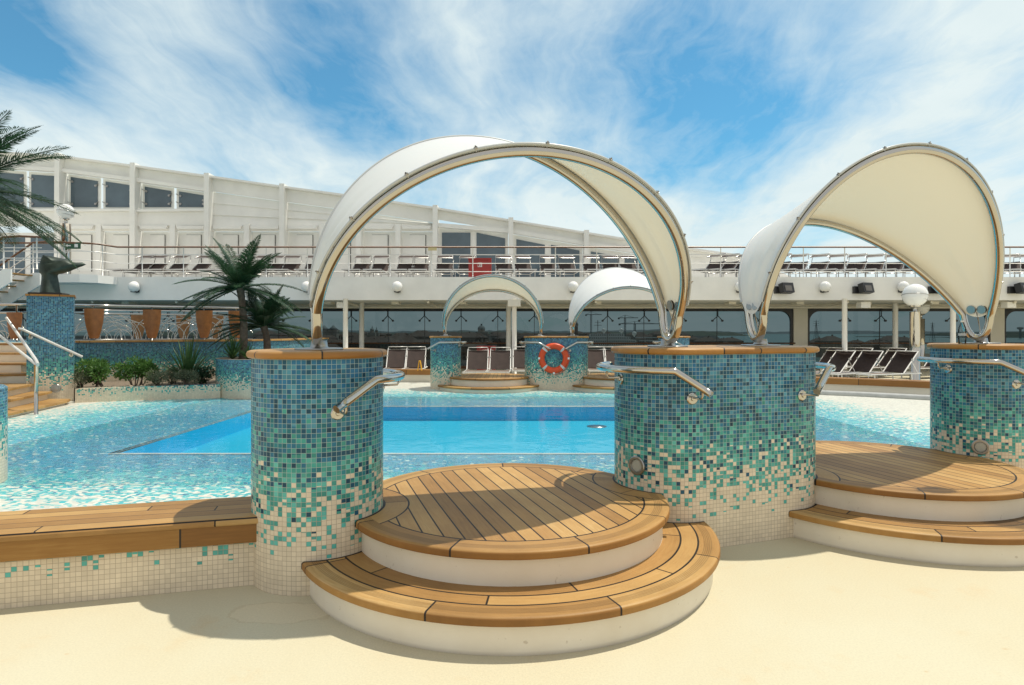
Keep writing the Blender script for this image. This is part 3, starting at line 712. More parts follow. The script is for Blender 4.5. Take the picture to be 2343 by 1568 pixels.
# support posts
def post(x, Z, r, label):
    X_ = (x - 1171) / FOC * Z; t = thing('support_post', label, 'post', (X_, Z, 0), 0, 'white posts under the upper deck')
    mb = MB(); mb.tube([(0, 0, 0), (0, 0, ZB)], r, 14); mb.build('shaft', M['white'], t)
    mb = MB(); mb.lathe([(r + 0.06, 0.0), (r + 0.06, 0.02), (r + 0.004, 0.03)], 16); mb.build('base_flange', M['white'], t)
    return t
post(790, 21.4, 0.085, 'white round post seen through the left canopy, nearer of a pair')
post(827, 24.6, 0.10, 'greyer round post just right of the nearer one, seen through the left canopy')
t = post(1176, 21.4, 0.085, 'white round post with a box at its top, between the far canopies')
mb = MB(); mb.box((0.0, -0.15, ZB - 0.16), (0.44, 0.3, 0.24)); mb.build('speaker_box', M['cream'], t)
post(1163, 24.6, 0.10, 'greyer round post just behind the white post with the box')
post(1932, 21.4, 0.085, 'white round post behind the brown loungers at right')
post(2180, 21.4, 0.085, 'white round post seen beside the right canopy foot')
post(2048, 24.6, 0.10, 'greyer round post behind the globe lamps at right')
for x, lab in ((783, 'small cream loudspeaker box under the deck, inside the left canopy arch'), (1975, 'small cream loudspeaker box under the deck, right of centre'), (2307, 'small cream loudspeaker box under the deck at the right edge')):
    X_, Y_, _ = at(x, 690, 22.8); mb = MB(); mb.box((0, 0, 0), (0.40, 0.25, 0.22), 0.2); mb.tube([(0, 0, 0.1), (0, 0, 0.16)], 0.03)
    tag(mb.build('loudspeaker', M['white'], None, (X_, Y_, ZB - 0.16)), lab, 'loudspeaker', 'loudspeakers under the deck')
# tinted window wall
YW = 26.0
ww = thing('window_wall', 'dark tinted glass wall under the upper deck with black frames', 'window wall', (0, YW, 0))
bays = [(-24.0, 11.92), (12.52, 20.25), (20.85, 33.0)]
for a, c in bays:
    mb = MB(); zt, r = 2.43, 0.42
    out = [(a, 0), (c, 0), (c, 2.64), (a, 2.64)]
    inn = [(a + 0.10, 0.0)] + [(a + 0.10 + r - r * cos(radians(q)), zt - r + r * sin(radians(q))) for q in range(0, 91, 15)] + [(c - 0.10 - r + r * sin(radians(q)), zt - r + r * cos(radians(q))) for q in range(0, 91, 15)] + [(c - 0.10, 0.0)]
    poly = [(a, 0), (a, 2.58), (c, 2.58), (c, 0)] + inn[::-1]
    prismY(mb, poly, -0.06, 0.06); fr_ = mb.build('window_frame', M['black'], ww)
    n = max(1, round((c - a - 0.2) / 1.555)); st = (c - a - 0.2) / n
    for k in range(n):
        mb = MB(); xa = a + 0.10 + k * st; prismY(mb, [(xa + 0.006, 0.01), (xa + st - 0.006, 0.01), (xa + st - 0.006, 2.5), (xa + 0.006, 2.5)], 0.02, 0.022)
        # one sheet of glass only: keep the front face
        g = MB(); g.face([(xa + 0.006, 0.02, 0.01), (xa + st - 0.006, 0.02, 0.01), (xa + st - 0.006, 0.02, 2.5), (xa + 0.006, 0.02, 2.5)]); g.build('pane', M['tint'], ww)
        if k:
            mb = MB(); mb.box((xa, 0.02, 1.22), (0.022, 0.03, 2.44)); mu = mb.build('mullion', M['black'], ww)
            mb = MB(); mb.tube([(xa, -0.1, 2.55), (xa, -0.1, 2.22)], 0.022, 6)
            for s_ in (-1, 1): mb.tube([(xa, -0.1, 2.24), (xa + s_ * 0.21, -0.06, 2.03)], 0.018, 6); mb.tube([(xa + s_ * 0.21, -0.08, 2.03), (xa + s_ * 0.21, 0.0, 2.03)], 0.045, 10)
            mb.build('spider_bracket', M['black'], mu)
    mb = MB(); mb.tube([(a, -0.25, 1.08), (c, -0.25, 1.08)], 0.03, 8); mb.box(((a + c) / 2, -0.05, 0.06), (c - a - 0.3, 0.05, 0.12)); mb.build('guard_rail', M['handrail'], ww)
for a, c in ((11.92, 12.52), (20.25, 20.85)):
    mb = MB(); mb.box(((a + c) / 2, 0, 1.29), (c - a - 0.008, 0.22, 2.58)); mb.build('wall_pier', M['cream'], ww)

# ------------------------------------------------------------------ sloping white screen on the upper deck
YU = 27.0
uw = thing('deck_screen', 'tall white screen wall with a top edge sloping down to the right', 'screen wall', (0, YU, ZT))
def U(x, y): p = at(x, y, YU); return (p[0], p[2] - ZT)
TOP = [(-420, 322), (0, 352), (60, 356), (150, 361), (319, 383), (485, 406), (654, 430), (826, 453), (998, 478), (1168, 506), (1338, 534), (1505, 560), (1705, 588)]
def top(x):
    for a, c in zip(TOP, TOP[1:]):
        if a[0] <= x <= c[0]: return a[1] + (c[1] - a[1]) * (x - a[0]) / (c[0] - a[0])
def sheet(name, pts, ya, yb, mat, parent=None): mb = MB(); prismY(mb, [U(*p) for p in pts], ya, yb); return mb.build(name, mat, parent or uw)
PX = [-190, -20, 150, 319, 485, 654, 826, 998, 1168, 1338, 1505]
for i, x in enumerate(PX):                                         # raked posts
    sheet('screen_post', [(x - 5, top(x) - 3), (x + 6, top(x) - 3), (x + 6, 645), (x - 6 if i < 4 else x - 5, 645)], -0.55, 0.1, M['white'])
for a, c in zip(PX + [1705], PX[1:] + [1705]):
    if a >= c: continue
    left = c <= 485; mid = 485 <= a < 998
    # top fascia, curved panels below it
    d = 29 if left else (34 if mid else 26)
    dr = d if a < 1505 else 4
    sheet('top_fascia', [(a, top(a)), (c, top(c)), (c, top(c) + dr), (a, top(a) + d)], -0.25, -0.18, M['white'])
    sheet('top_fascia', [(a, top(a) + 1), (c, top(c) + 1), (c, top(c) + 5), (a, top(a) + 5)], -0.5, -0.26, M['white'])
    if left:
        sheet('blind_box', [(a, top(a) + d), (c, top(c) + d), (c, top(c) + d + 8), (a, top(a) + d + 8)], -0.4, -0.1, M['white'])
        sheet('sill_band', [(a, 482), (c, 480), (c, 518), (a, 520)], -0.30, -0.1, M['white'])
        sheet('sill_band', [(a, 484), (c, 482), (c, 487), (a, 489)], -0.44, -0.31, M['white'])
        m_ = (a + c) / 2
        for xa, xb in ((a + 8, m_ - 3), (m_ + 3, c - 8)):
            fr_ = sheet('screen_window', [(xa, top(xa) + d + 8), (xb, top(xb) + d + 8), (xb, 481), (xa, 481)], -0.05, 0.0, M['white'])
            gl = sheet('pane', [(xa + 6, top(xa) + d + 15), (xb - 6, top(xb) + d + 15), (xb - 6, 475), (xa + 6, 475)], -0.075, -0.055, M['blueglass'], fr_)
            mb = MB()
            for px_, py_ in ((xa + 10, top(xa) + d + 26), (xb - 10, top(xb) + d + 26), (xa + 10, 468), (xb - 10, 468)):
                q = U(px_, py_); s_ = 1 if px_ > (xa + xb) / 2 else -1
                mb.tube([(q[0], -0.1, q[1]), (q[0] + s_ * 0.16, -0.16, q[1] + 0.08)], 0.022, 6); mb.tube([(q[0], -0.12, q[1]), (q[0], -0.08, q[1])], 0.05, 8)
            mb.build('glass_clamp', M['satin'], fr_)
    elif mid:
        for k, (ya_, yb_) in enumerate(((0.28, 0.36), (0.55, 0.62), (0.8, 0.86))):   # overlapping slats
            tl, tr = top(a) + d, top(c) + d; bl = 518
            f0, f1 = (0.0, 0.34, 0.68)[k], (0.34, 0.68, 1.0)[k]
            pts = [(a, tl + (bl - tl) * f0), (c, tr + (bl - tr) * f0), (c, tr + (bl - tr) * f1), (a, tl + (bl - tl) * f1)]
            q = [U(*p) for p in pts]; y_t, y_b = -0.11 + 0.006 * k, -0.15 - 0.004 * k; mb = MB()
            mb.face([(q[3][0], y_b, q[3][1]), (q[2][0], y_b, q[2][1]), (q[1][0], y_t, q[1][1]), (q[0][0], y_t, q[0][1])])
            mb.face([(q[3][0], y_b, q[3][1]), (q[2][0], y_b, q[2][1]), (q[2][0], 0.0, q[2][1]), (q[3][0], 0.0, q[3][1])]); mb.build('slat', M['white'], uw)
    if c <= 998 and a >= 150:
        sheet('lintel', [(a, 519), (c, 519), (c, 531), (a, 531)], -0.22, -0.08, M['white'])
        for k in (0, 1):
            xa, xb = a + (c - a) * k / 2, a + (c - a) * (k + 1) / 2
            sheet('wall_panel', [(xa, 531), (xb, 531), (xb, 645), (xa, 645)], 0.0, 0.06, M['white'])
            dd = sheet('locker_door', [(xa + 24, 538), (xb - 24, 538), (xb - 24, 622), (xa + 24, 622)], -0.03, -0.004, M['white'])
            sheet('door_gap', [(xb - 25, 538), (xb - 23.4, 538), (xb - 23.4, 622), (xb - 25, 622)], -0.034, -0.03, M['rubber'], dd)
            sheet('door_gap', [(xa + 25, 537.2), (xb - 25, 537.2), (xb - 25, 538.2), (xa + 25, 538.2)], -0.034, -0.03, M['satin'], dd)
            sheet('hood', [(xa + 10, 519.5), (xb - 10, 519.5), (xb - 12, 527), (xa + 12, 527)], -0.36, -0.225, M['white'])
            if k == 0: sheet('pier', [(xb - 5, 515), (xb + 7, 515), (xb + 5, 645), (xb - 5, 645)], -0.32, -0.04, M['white'])
    elif a >= 998 and a < 1505 or c <= 150:
        yt = (lambda x: max(top(x) + 27, 519)) if a >= 998 else (lambda x: 530)
        if a >= 998: sheet('blind_box', [(a, yt(a) - 6), (c, yt(c) - 6), (c, yt(c) + 3), (a, yt(a) + 3)], -0.34, -0.1, M['white'])
        m_ = (a + c) / 2
        for xa, xb in ((a + 6, m_), (m_, c - 6)):
            if yt(xb) > 640: continue
            fr_ = sheet('screen_window', [(xa, yt(xa) + 3), (xb, yt(xb) + 3), (xb, 645), (xa, 645)], -0.03, 0.02, M['white'])
            sheet('pane', [(xa + 7, yt(xa) + 14), (xb - 7, yt(xb) + 14), (xb - 7, 642), (xa + 7, 642)], -0.06, -0.034, M['blueglass'], fr_)
    elif a >= 1505:
        sheet('wall_panel', [(a, top(a) + 4), (c, top(c)), (c + 120, 640), (a, 640)], 0.0, 0.06, M['white'])

# ------------------------------------------------------------------ wall lamps on the deck edge
def globe_lamp(x, lab):
    X_, _, z = at(x, 657, YB); t = thing('wall_lamp', lab, 'wall lamp', (X_, YB, z), 0, 'white globe wall lamps on the deck edge')
    mb = MB(); mb.ball((0, -0.17, 0), 0.195, 20, 14); mb.build('globe', M['globe'], t)
    mb = MB(); mb.box((0, -0.12, -0.185), (0.20, 0.22, 0.035)); mb.tube([(0, -0.03, -0.12), (0, 0.0, -0.12)], 0.10, 12); mb.build('bracket', M['black'], t)
for x, lab in ((313, 'globe wall lamp left of the palms, farthest left on the deck edge'), (705, 'globe wall lamp half hidden by the left canopy edge'), (910, 'globe wall lamp inside the left canopy, left of the far canopies'),
               (1310, 'globe wall lamp above the gap between the two far canopies'), (1690, 'globe wall lamp mostly hidden by the right canopy sail'), (1882, 'globe wall lamp between two black floodlights under the right canopy'), (2060, 'globe wall lamp just above the pole globe lamp at right')): globe_lamp(x, lab)
def flood(x, lab, rz=0.35):
    X_, _, z = at(x, 661, YB); t = thing('floodlight', lab, 'floodlight', (X_, YB, z), 0, 'black floodlights on the deck edge')
    mb = MB(); mb.box((0.06, -0.26, 0), (0.48, 0.22, 0.36), rz, 0, -0.25); mb.build('housing', M['black'], t)
    mb = MB(); mb.box((-0.14, -0.07, -0.05), (0.30, 0.14, 0.26)); mb.build('bracket', M['black'], t)
    mb = MB(); mb.box((0.08, -0.385, 0.0), (0.30, 0.008, 0.20), rz, 0, -0.25); mb.build('lens', plain('flood_lens', (0.12, 0.11, 0.10), 0.3), t)
for x, lab in ((1788, 'black floodlight beside the right canopy sail edge'), (1968, 'black floodlight right of the globe lamp under the right canopy'), (2140, 'black floodlight partly covered by the right canopy hoop'), (2322, 'black floodlight at the right edge of the picture')): flood(x, lab)
# globe lamps on poles
def pole_lamp(lab, X_, Y_, z0, zg, r, rp):
    t = thing('pole_lamp', lab, 'lamp', (X_, Y_, z0), 0, 'globe lamps on steel poles'); h = zg - z0
    mb = MB(); mb.tube([(0, 0, 0), (0, 0, h - r - 0.16)], rp, 24); mb.lathe([(rp + 0.09, 0.0), (rp + 0.09, 0.015), (rp, 0.03)], 24); mb.build('pole', M['steel'], t)
    mb = MB(); mb.tube([(0, 0, h - r - 0.16), (0, 0, h - r + 0.02)], rp * 0.35, 12); mb.lathe([(rp * 0.4, -0.03), (r * 0.42, 0.0), (r * 0.46, 0.05)], 20, (0, 0, h - r), cap=False); mb.build('collar', M['steel'], t)
    mb = MB(); mb.ball((0, 0, h), r, 28, 20); g = mb.build('globe', M['globe'], t)
    mb = MB()
    for tilt, dz in ((0.30, 0.0), (0.36, -0.42)):
        q = r * sqrt(1 - dz * dz) * 1.012
        mb.tube([(q * cos(a_), q * sin(a_), h + dz * r - q * cos(a_ - 0.8) * tilt * 0.45) for a_ in [2 * pi * k / 40 for k in range(40)]], 0.008, 5, True)
    mb.build('wire_ring', M['satin'], g); return t
pole_lamp('tall globe lamp on a polished steel pole in front of the loungers at right', (2093 - 1171) / FOC * 19.0, 19.0, 0.0, EYE + 83 / FOC * 19.0, 0.355, 0.145)
pole_lamp('globe lamp on a steel pole peeking out behind the front pole lamp', (2107 - 1171) / FOC * 24.5, 24.5, 0.0, EYE + 59 / FOC * 21.9 + 0.05, 0.30, 0.13)
pole_lamp('globe lamp on a steel pole on the upper deck beside the left palm fronds', (150 - 1171) / FOC * 21.8, 21.8, ZT, EYE + 274 / FOC * 21.8, 0.27, 0.16)

# ------------------------------------------------------------------ sun loungers
def lounger(name, label, group, back, blen, shade, fab, metal, seatfab=None):
    t = thing(name, label, 'sun lounger', (0, 0, 0), 0, group); w_ = 0.33; zs = 0.35; yb = 1.25
    ca, sa = cos(radians(back)), sin(radians(back))
    mb = MB()
    for s_ in (-1, 1): mb.tube([(s_ * w_, 0.0, zs), (s_ * w_, 1.95, zs)], 0.019, 6)
    mb.box((0, 0.0, zs), (2 * w_ + 0.04, 0.05, 0.05)); mb.tube([(-w_, 1.95, zs), (w_, 1.95, zs)], 0.018, 6); mb.build('frame', metal, t)
    mb = MB(); mb.grid([[(x, y, zs + 0.012 - 0.02 * (1 - (x / w_) ** 2)) for x in (-w_, -0.16, 0, 0.16, w_)] for y in (0.03, 0.6, yb)]); mb.build('seat', seatfab or fab, t)
    mb = MB(); by = lambda d: (yb + ca * d, zs + 0.02 + sa * d)
    mb.grid([[(x, by(d)[0] + 0.03 * (1 - (x / w_) ** 2), by(d)[1]) for x in (-w_, -0.16, 0, 0.16, w_)] for d in (0.0, blen / 2, blen - 0.02)]); bk = mb.build('backrest', fab, t)
    mb = MB(); mb.tube([(-w_, *by(0)), (-w_, *by(blen)), (w_, *by(blen)), (w_, *by(0))], 0.018, 6)
    for s_ in (-1, 1): mb.tube([(s_ * w_, *by(blen * 0.55)), (s_ * w_, by(blen * 0.55)[0] + 0.25, zs)], 0.012, 5); mb.box((s_ * w_, *by(blen * 0.62)), (0.05, 0.05, 0.06))
    mb.build('back_frame', metal, bk)
    for s_ in (-1, 1):
        for y in (0.16, 1.6):
            mb = MB(); mb.tube([(s_ * (w_ - 0.03), y, zs), (s_ * (w_ - 0.03), y + 0.03, 0.0)], 0.017, 6); mb.build('leg', metal, t)
    if shade:
        p0 = by(blen * 0.98); dy, dz, ln, tl = shade; a = (p0[0] + dy, p0[1] + dz); c = (a[0] - ln * cos(tl), a[1] + ln * sin(tl)); mb = MB()
        mb.grid([[(x, y, z) for x in (-w_ + 0.03, 0, w_ - 0.03)] for y, z in (a, c)], smooth=False); sh = mb.build('sunshade', fab, t)
        mb = MB(); mb.tube([(-w_ + 0.02, *a), (w_ - 0.02, *a), (w_ - 0.02, *c), (-w_ + 0.02, *c)], 0.013, 5, True)
        for s_ in (-1, 1): mb.tube([(s_ * w_, *p0), (s_ * (w_ - 0.02), *a)], 0.013, 5)
        mb.build('shade_arm', metal, sh)
    return t
M['chrome_alu'] = plain('bright_aluminium', (0.55, 0.54, 0.52), 0.28, 0.7, var=0.05)
gU = 'dark loungers along the upper deck'
LU = lounger('sun_lounger', '', gU, 37, 0.68, (0.13, 0.34, 0.42, -0.34), M['mesh_brown'], M['chrome_alu'])
xsU = [256, 293, 349, 401, 470, 505, 560, 595, 637, 694, 802, 851, 909, 955, 1013, 1058, 1161, 1207, 1265, 1310, 1364, 1409, 1459, 1500, 1593, 1625, 1660]
ordw = ['first', 'second', 'third', 'fourth', 'fifth', 'sixth', 'seventh', 'eighth', 'ninth', 'tenth', 'eleventh', 'twelfth', 'thirteenth', 'fourteenth', 'fifteenth', 'sixteenth', 'seventeenth', 'eighteenth', 'nineteenth', 'twentieth', 'twenty-first', 'twenty-second', 'twenty-third', 'twenty-fourth', 'twenty-fifth', 'twenty-sixth', 'twenty-seventh', 'twenty-eighth', 'twenty-ninth', 'thirtieth', 'thirty-first', 'thirty-second', 'thirty-third', 'thirty-fourth', 'thirty-fifth', 'thirty-sixth', 'thirty-seventh', 'thirty-eighth']
xsR = [1708, 1752, 1798, 1845, 1890, 1935, 1980, 2025, 2070, 2310, 2345]
for i, x in enumerate(xsU + xsR):
    o = LU if i == 0 else copy_tree(LU); Z = 23.1
    turned = i >= len(xsU) - 3
    o.location = ((x - 1171) / FOC * Z, Z, ZT + 0.002); o.rotation_euler.z = radians(random.uniform(-4, 4) + (-8 if x < 500 else 2)) if not turned else radians(-42 + random.uniform(-3, 3))
    o['label'] = '%s lounger from the left in the upper deck row%s' % (ordw[i], ', turned sideways' if turned else ', facing the pool')
gL = 'brown loungers on the pool deck'
LL = lounger('sun_lounger', '', gL, 58, 0.70, (0.05, 0.10, 0.02, 0), M['mesh_brown'], M['alu'], M['mesh_sunlit'])
low = [(892, 19.2, 'brown lounger at the left of the far pillar, showing beside the near pillar edge'), (936, 19.2, 'brown lounger behind the yellow floor sign'), (1084, 18.2, 'brown lounger behind the far left step platform, left one of two'), (1139, 18.2, 'brown lounger behind the far left step platform, right one of two'),
       (1196, 19.0, 'brown lounger mostly hidden behind the lifebuoy pillar'), (1372, 19.0, 'brown lounger just right of the lifebuoy pillar'), (1425, 19.0, 'brown lounger glimpsed above the far right step platform')]
for i, (x, Z, lab) in enumerate(low):
    o = LL if i == 0 else copy_tree(LL); o.location = ((x - 1171) / FOC * Z, Z, 0.002); o.rotation_euler.z = radians(random.uniform(-3, 3)); o['label'] = lab
gR = 'brown loungers with sunshades behind the curved rim'
LR = lounger('sun_lounger', '', gR, 47, 0.84, (-0.02, 0.02, 0.42, 0.02), M['mesh_brown'], M['alu'], M['mesh_sunlit'])
rr = [(1902, 17.6, 'sunshade lounger behind the curved rim, leftmost and partly cut by the near pillar'), (1972, 17.4, 'sunshade lounger in the middle of the front three behind the curved rim'), (2048, 17.2, 'sunshade lounger nearest the globe lamp pole in the front row'),
      (1900, 20.6, 'back row sunshade lounger at the left, beside the white post'), (1965, 20.6, 'back row sunshade lounger, second from the white post'), (2035, 20.4, 'back row sunshade lounger just left of the globe lamp pole'), (2150, 20.0, 'back row sunshade lounger right of the globe lamp pole')]
for i, (x, Z, lab) in enumerate(rr):
    o = LR if i == 0 else copy_tree(LR); o.location = ((x - 1171 - 62) / FOC * Z, Z + 0.35, 0.002); o.rotation_euler.z = radians(-70 + random.uniform(-3, 3)); o['label'] = lab

# ------------------------------------------------------------------ lifebuoy, signs, boxes, bottle
lb = thing('lifebuoy', 'orange lifebuoy with white bands hung on the far long pillar', 'lifebuoy', (1.065, 15.615, 0.888)); R0, r0 = 0.312, 0.078
mb = MB(); rows = [[((R0 + r0 * cos(v)) * cos(u), r0 * 0.85 * sin(v), (R0 + r0 * cos(v)) * sin(u)) for v in [2 * pi * k / 16 for k in range(16)]] for u in [2 * pi * k / 64 for k in range(65)]]
mb.grid(rows, True); mb.build('ring', M['orange'], lb)
for a in (45, 135, 225, 315):
    mb = MB(); rows = [[((R0 + (r0 + 0.003) * cos(v)) * cos(u), (r0 * 0.85 + 0.003) * sin(v), (R0 + (r0 + 0.003) * cos(v)) * sin(u)) for v in [2 * pi * k / 16 for k in range(16)]] for u in [radians(a - 5 + 2.5 * k) for k in range(5)]]
    mb.grid(rows, True); mb.build('band', M['reflect'], lb)
mb = MB()
for a in (0, 180, 270): mb.box((0.375 * cos(radians(a)), -0.03, 0.375 * sin(radians(a))), (0.05, 0.05, 0.05))
mb.build('rope_tab', M['globe'], lb)
mb = MB(); mb.tube([(0.40 * cos(radians(a)) * (1 + 0.03 * sin(radians(a * 4))), -0.05, 0.40 * sin(radians(a)) - 0.01) for a in range(-90, 91, 10)], 0.006, 5); mb.build('rope', M['orange'], lb)
ys_ = thing('floor_sign', 'small folded yellow floor sign on the far teak rim', 'floor sign', (at(960, 0, 17.75)[0], 17.75, 0.446))
for s_ in (-1, 1):
    mb = MB(); mb.box((s_ * 0.035, 0, 0.14), (0.016, 0.13, 0.29), 0, s_ * -0.16); mb.build('panel', M['yellow'], ys_)
mb = MB(); mb.box((0, 0, 0.26), (0.05, 0.08, 0.04)); mb.build('hinge', M['yellow'], ys_)
def cabinet(lab, x, Z, z0, w_, h_, mark):
    t = thing('fire_box', lab, 'cabinet', (at(x, 0, Z)[0], Z, z0), 0, 'red equipment boxes')
    mb = MB(); mb.box((0, 0, h_ / 2), (w_, 0.3, h_)); mb.box((0, -0.16, h_ - 0.03), (w_ + 0.03, 0.04, 0.05)); mb.build('body', M['red'], t)
    if mark:
        mb = MB(); mb.box((0.0, -0.153, h_ * 0.66), (0.16, 0.006, 0.16)); q = mb.build('pictogram', M['reflect'], t)
        mb = MB(); mb.box((-0.01, -0.158, h_ * 0.66), (0.11, 0.004, 0.11)); mb.build('pictogram_field', M['red'], q)
        mb = MB(); mb.box((0.0, -0.162, h_ * 0.655), (0.035, 0.004, 0.08)); mb.box((0.02, -0.162, h_ * 0.69), (0.05, 0.004, 0.02)); mb.build('pictogram_mark', M['reflect'], q)
cabinet('red fire equipment box with a small square pictogram on the upper deck', 1098, 23.0, ZT, 0.85, 0.76, True)
cabinet('dark red box standing behind the loungers across the pool', 1112, 20.6, 0.0, 0.62, 1.08, False)
bt = thing('water_bottle', 'clear plastic water bottle on the cap of the right pillar', 'bottle', (P3[0] - 0.20, P3[1] - 0.02, CAPZ + 0.047))
mb = MB(); mb.lathe([(0.001, 0.0), (0.030, 0.0), (0.033, 0.006), (0.033, 0.075), (0.031, 0.09), (0.033, 0.105), (0.033, 0.145), (0.026, 0.175), (0.014, 0.20), (0.013, 0.212)], 20); mb.build('bottle_body', M['clear'], bt)
mb = MB(); mb.lathe([(0.0145, 0.208), (0.0145, 0.226), (0.001, 0.228)], 16); mb.build('bottle_cap', M['globe'], bt)
mb = MB(); mb.lathe([(0.0336, 0.078), (0.0336, 0.102)], 20, cap=False); mb.build('bottle_label', plain('bottle_label', (0.55, 0.58, 0.60), 0.4), bt)

# ------------------------------------------------------------------ left side: terrace, planters, stair, statue
TZ = 1.30
tw = thing('terrace_wall', 'raised terrace block with blue mosaic face and teak cap behind the planting bed', 'terrace', (-10.6, 14.85, 0))
fl = [(-0.0, 0.0), (3.36, 2.15), (3.9, 3.6), (3.9, 7.4), (-22, 7.4), (-22, -0.35), (-2.9, -0.35)]
mb = MB(); mb.prism(fl, 0, TZ, True, bottom=False); mb.build('wall', M['mosaic_tall'], tw)
mb = MB(); cp = offs(fl[:4], 0.05); ci = offs(fl[:4], -0.4)
for i in range(3):
    mb.face([(*cp[i], TZ + 0.05), (*cp[i + 1], TZ + 0.05), (*ci[i + 1], TZ + 0.05), (*ci[i], TZ + 0.05)])
    mb.face([(*cp[i], TZ + 0.004), (*cp[i + 1], TZ + 0.004), (*cp[i + 1], TZ + 0.05), (*cp[i], TZ + 0.05)])
    mb.face([(*ci[i + 1], TZ + 0.004), (*ci[i], TZ + 0.004), (*ci[i], TZ + 0.05), (*ci[i + 1], TZ + 0.05)])
mb.box((-12.45, -0.16, TZ + 0.027), (19.1, 0.46, 0.046)); mb.build('cap', M['rim'], tw)
pl = thing('planting_bed', 'low pale mosaic planting bed edge under the blue terrace wall', 'planter', (-9.12, 12.77, 0))
e1 = [(0.0, 0.0), (2.52, 1.06), (2.52, 1.30), (0.0, 0.24)]
mb = MB(); mb.prism(e1, 0.0, 0.375, True, bottom=False); mb.build('edge_wall', M['mosaic_bed'], pl)
mb = MB(); mb.prism([(-0.03, 0.20), (2.50, 1.26), (3.2, 2.6), (1.85, 4.2), (-1.4, 2.1), (-0.9, 0.9)], 0.0, 0.325); mb.build('soil', M['soil'], pl)
rp = thing('round_planter', 'round mosaic planter holding the two palms', 'planter', (-5.95, 14.75, 0))
mb = MB(); mb.prism(stadium(0, 1.08, 28), 0.0, 0.94, True, bottom=False, top=False, smooth=True); mb.build('shaft', M['mosaic_low'], rp)
mb = MB(); mb.lathe([(1.075, 0.94), (1.08, 0.945), (0.98, 0.945), (0.97, 0.90)], 56, cap=False); mb.build('rim', M['mosaic_low'], rp)
mb = MB(); mb.lathe([(0.98, 0.88), (0.001, 0.90)], 40, cap=False); mb.build('soil', M['soil'], rp)
sp = thing('statue_plinth', 'tall square blue mosaic plinth beside the stair', 'plinth', (-9.93, 13.2, 0), 0.60)
mb = MB(); mb.prism([(-0.40, -0.40), (0.40, -0.40), (0.40, 0.40), (-0.40, 0.40)], 0, 2.31, True, bottom=False); mb.build('shaft', M['mosaic_tall'], sp)
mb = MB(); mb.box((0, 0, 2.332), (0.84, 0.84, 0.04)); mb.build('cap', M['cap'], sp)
for X_, z_ in ((-0.27, 0.56), (0.09, 0.37)):
    mb = MB(); mb.lathe_ax([(0.09, -0.02), (0.09, 0.012), (0.08, 0.02), (0.055, 0.02), (0.05, 0.006), (0.001, 0.008)], (X_, -0.40, z_), (0, -1, 0)); mb.build('recessed_lamp', M['satin'], sp)
def rail_tube(name, pts, r, mat, parent, n=10): mb = MB(); mb.tube(pts, r, n); return mb.build(name, mat, parent)
hr = rail_tube('handrail', [(-0.52, -0.56, 1.63), (-0.46, -0.56, 1.62), (0.55, -0.56, 1.03)], 0.027, M['alu'], sp)
for X_, z_ in ((-0.33, 1.50), (0.35, 1.12)):
    mb = MB(); mb.tube([(X_, -0.56, z_ + 0.02), (X_, -0.56, z_ - 0.04), (X_, -0.44, z_ - 0.05)], 0.012, 8); mb.tube([(X_, -0.455, z_ - 0.05), (X_, -0.44, z_ - 0.05)], 0.04, 12); mb.build('bracket', M['steel'], hr)
st = thing('bronze_statue', 'dark green bronze whale tail sculpture on the blue plinth', 'statue', (-9.92, 13.15, 2.352), 0.35)
mb = MB(); mb.box((-0.02, 0, 0.022), (0.60, 0.5, 0.044)); mb.build('base', M['black'], st)
k_ = 0.00262; prof = [(575, 380, 515, .21), (540, 383, 510, .19), (500, 387, 505, .17), (455, 391, 498, .15), (432, 391, 494, .145), (420, 383, 500, .15), (412, 374, 532, .15), (396, 370, 574, .15), (378, 370, 606, .145), (360, 371, 640, .135), (345, 372, 672, .12), (334, 375, 694, .105), (324, 378, 668, .10), (312, 383, 600, .095), (303, 386, 560, .09), (297, 388, 528, .08), (288, 392, 520, .06), (282, 396, 420, .035)]
rows = []
for zy, xl, xr, dp in prof:
    cx = (xl + xr) / 2; hw = (xr - xl) / 2; rows.append([((cx - 450 + hw * cos(2 * pi * q / 28)) * k_, dp * sin(2 * pi * q / 28) * (1.0 - 0.55 * max(0, cos(2 * pi * q / 28)) ** 2) + 0.05 * max(0, cos(2 * pi * q / 28)), (578 - zy) * k_ + 0.044 + (0.035 * sin(6.0 * (cx + hw * cos(2 * pi * q / 28) - 380) / 130) if zy < 330 else 0)) for q in range(28)])
mb = MB(); mb.grid(rows, True); mb.f.append(tuple(range(len(mb.v) - 28, len(mb.v)))); mb.build('body', M['bronze'], st)
# stair up to the terrace
sr = thing('pool_stair', 'fan shaped teak stair with white risers climbing at the left', 'stair', (-9.0, 12.0, 0))
ste = [(0.17, [(-8.56, 10.3), (-9.02, 12.45), (-9.2, 12.75), (-14, 12.75), (-14, 9.2)]), (0.33, [(-8.98, 10.6), (-9.55, 12.7), (-14, 12.7), (-14, 9.8)]), (0.49, [(-9.3, 11.0), (-9.95, 12.8), (-14, 12.8), (-14, 10.4)]),
       (0.67, [(-9.9, 13.05), (-10.7, 13.5), (-14, 13.5), (-14, 11.4), (-10.6, 12.9)]), (0.875, [(-10.7, 13.4), (-10.7, 14.3), (-14, 14.3), (-14, 13.4)]), (1.09, [(-10.7, 13.75), (-10.7, 14.5), (-14, 14.5), (-14, 13.75)]), (1.295, [(-10.7, 14.1), (-10.7, 14.6), (-14, 14.6), (-14, 14.1)])]
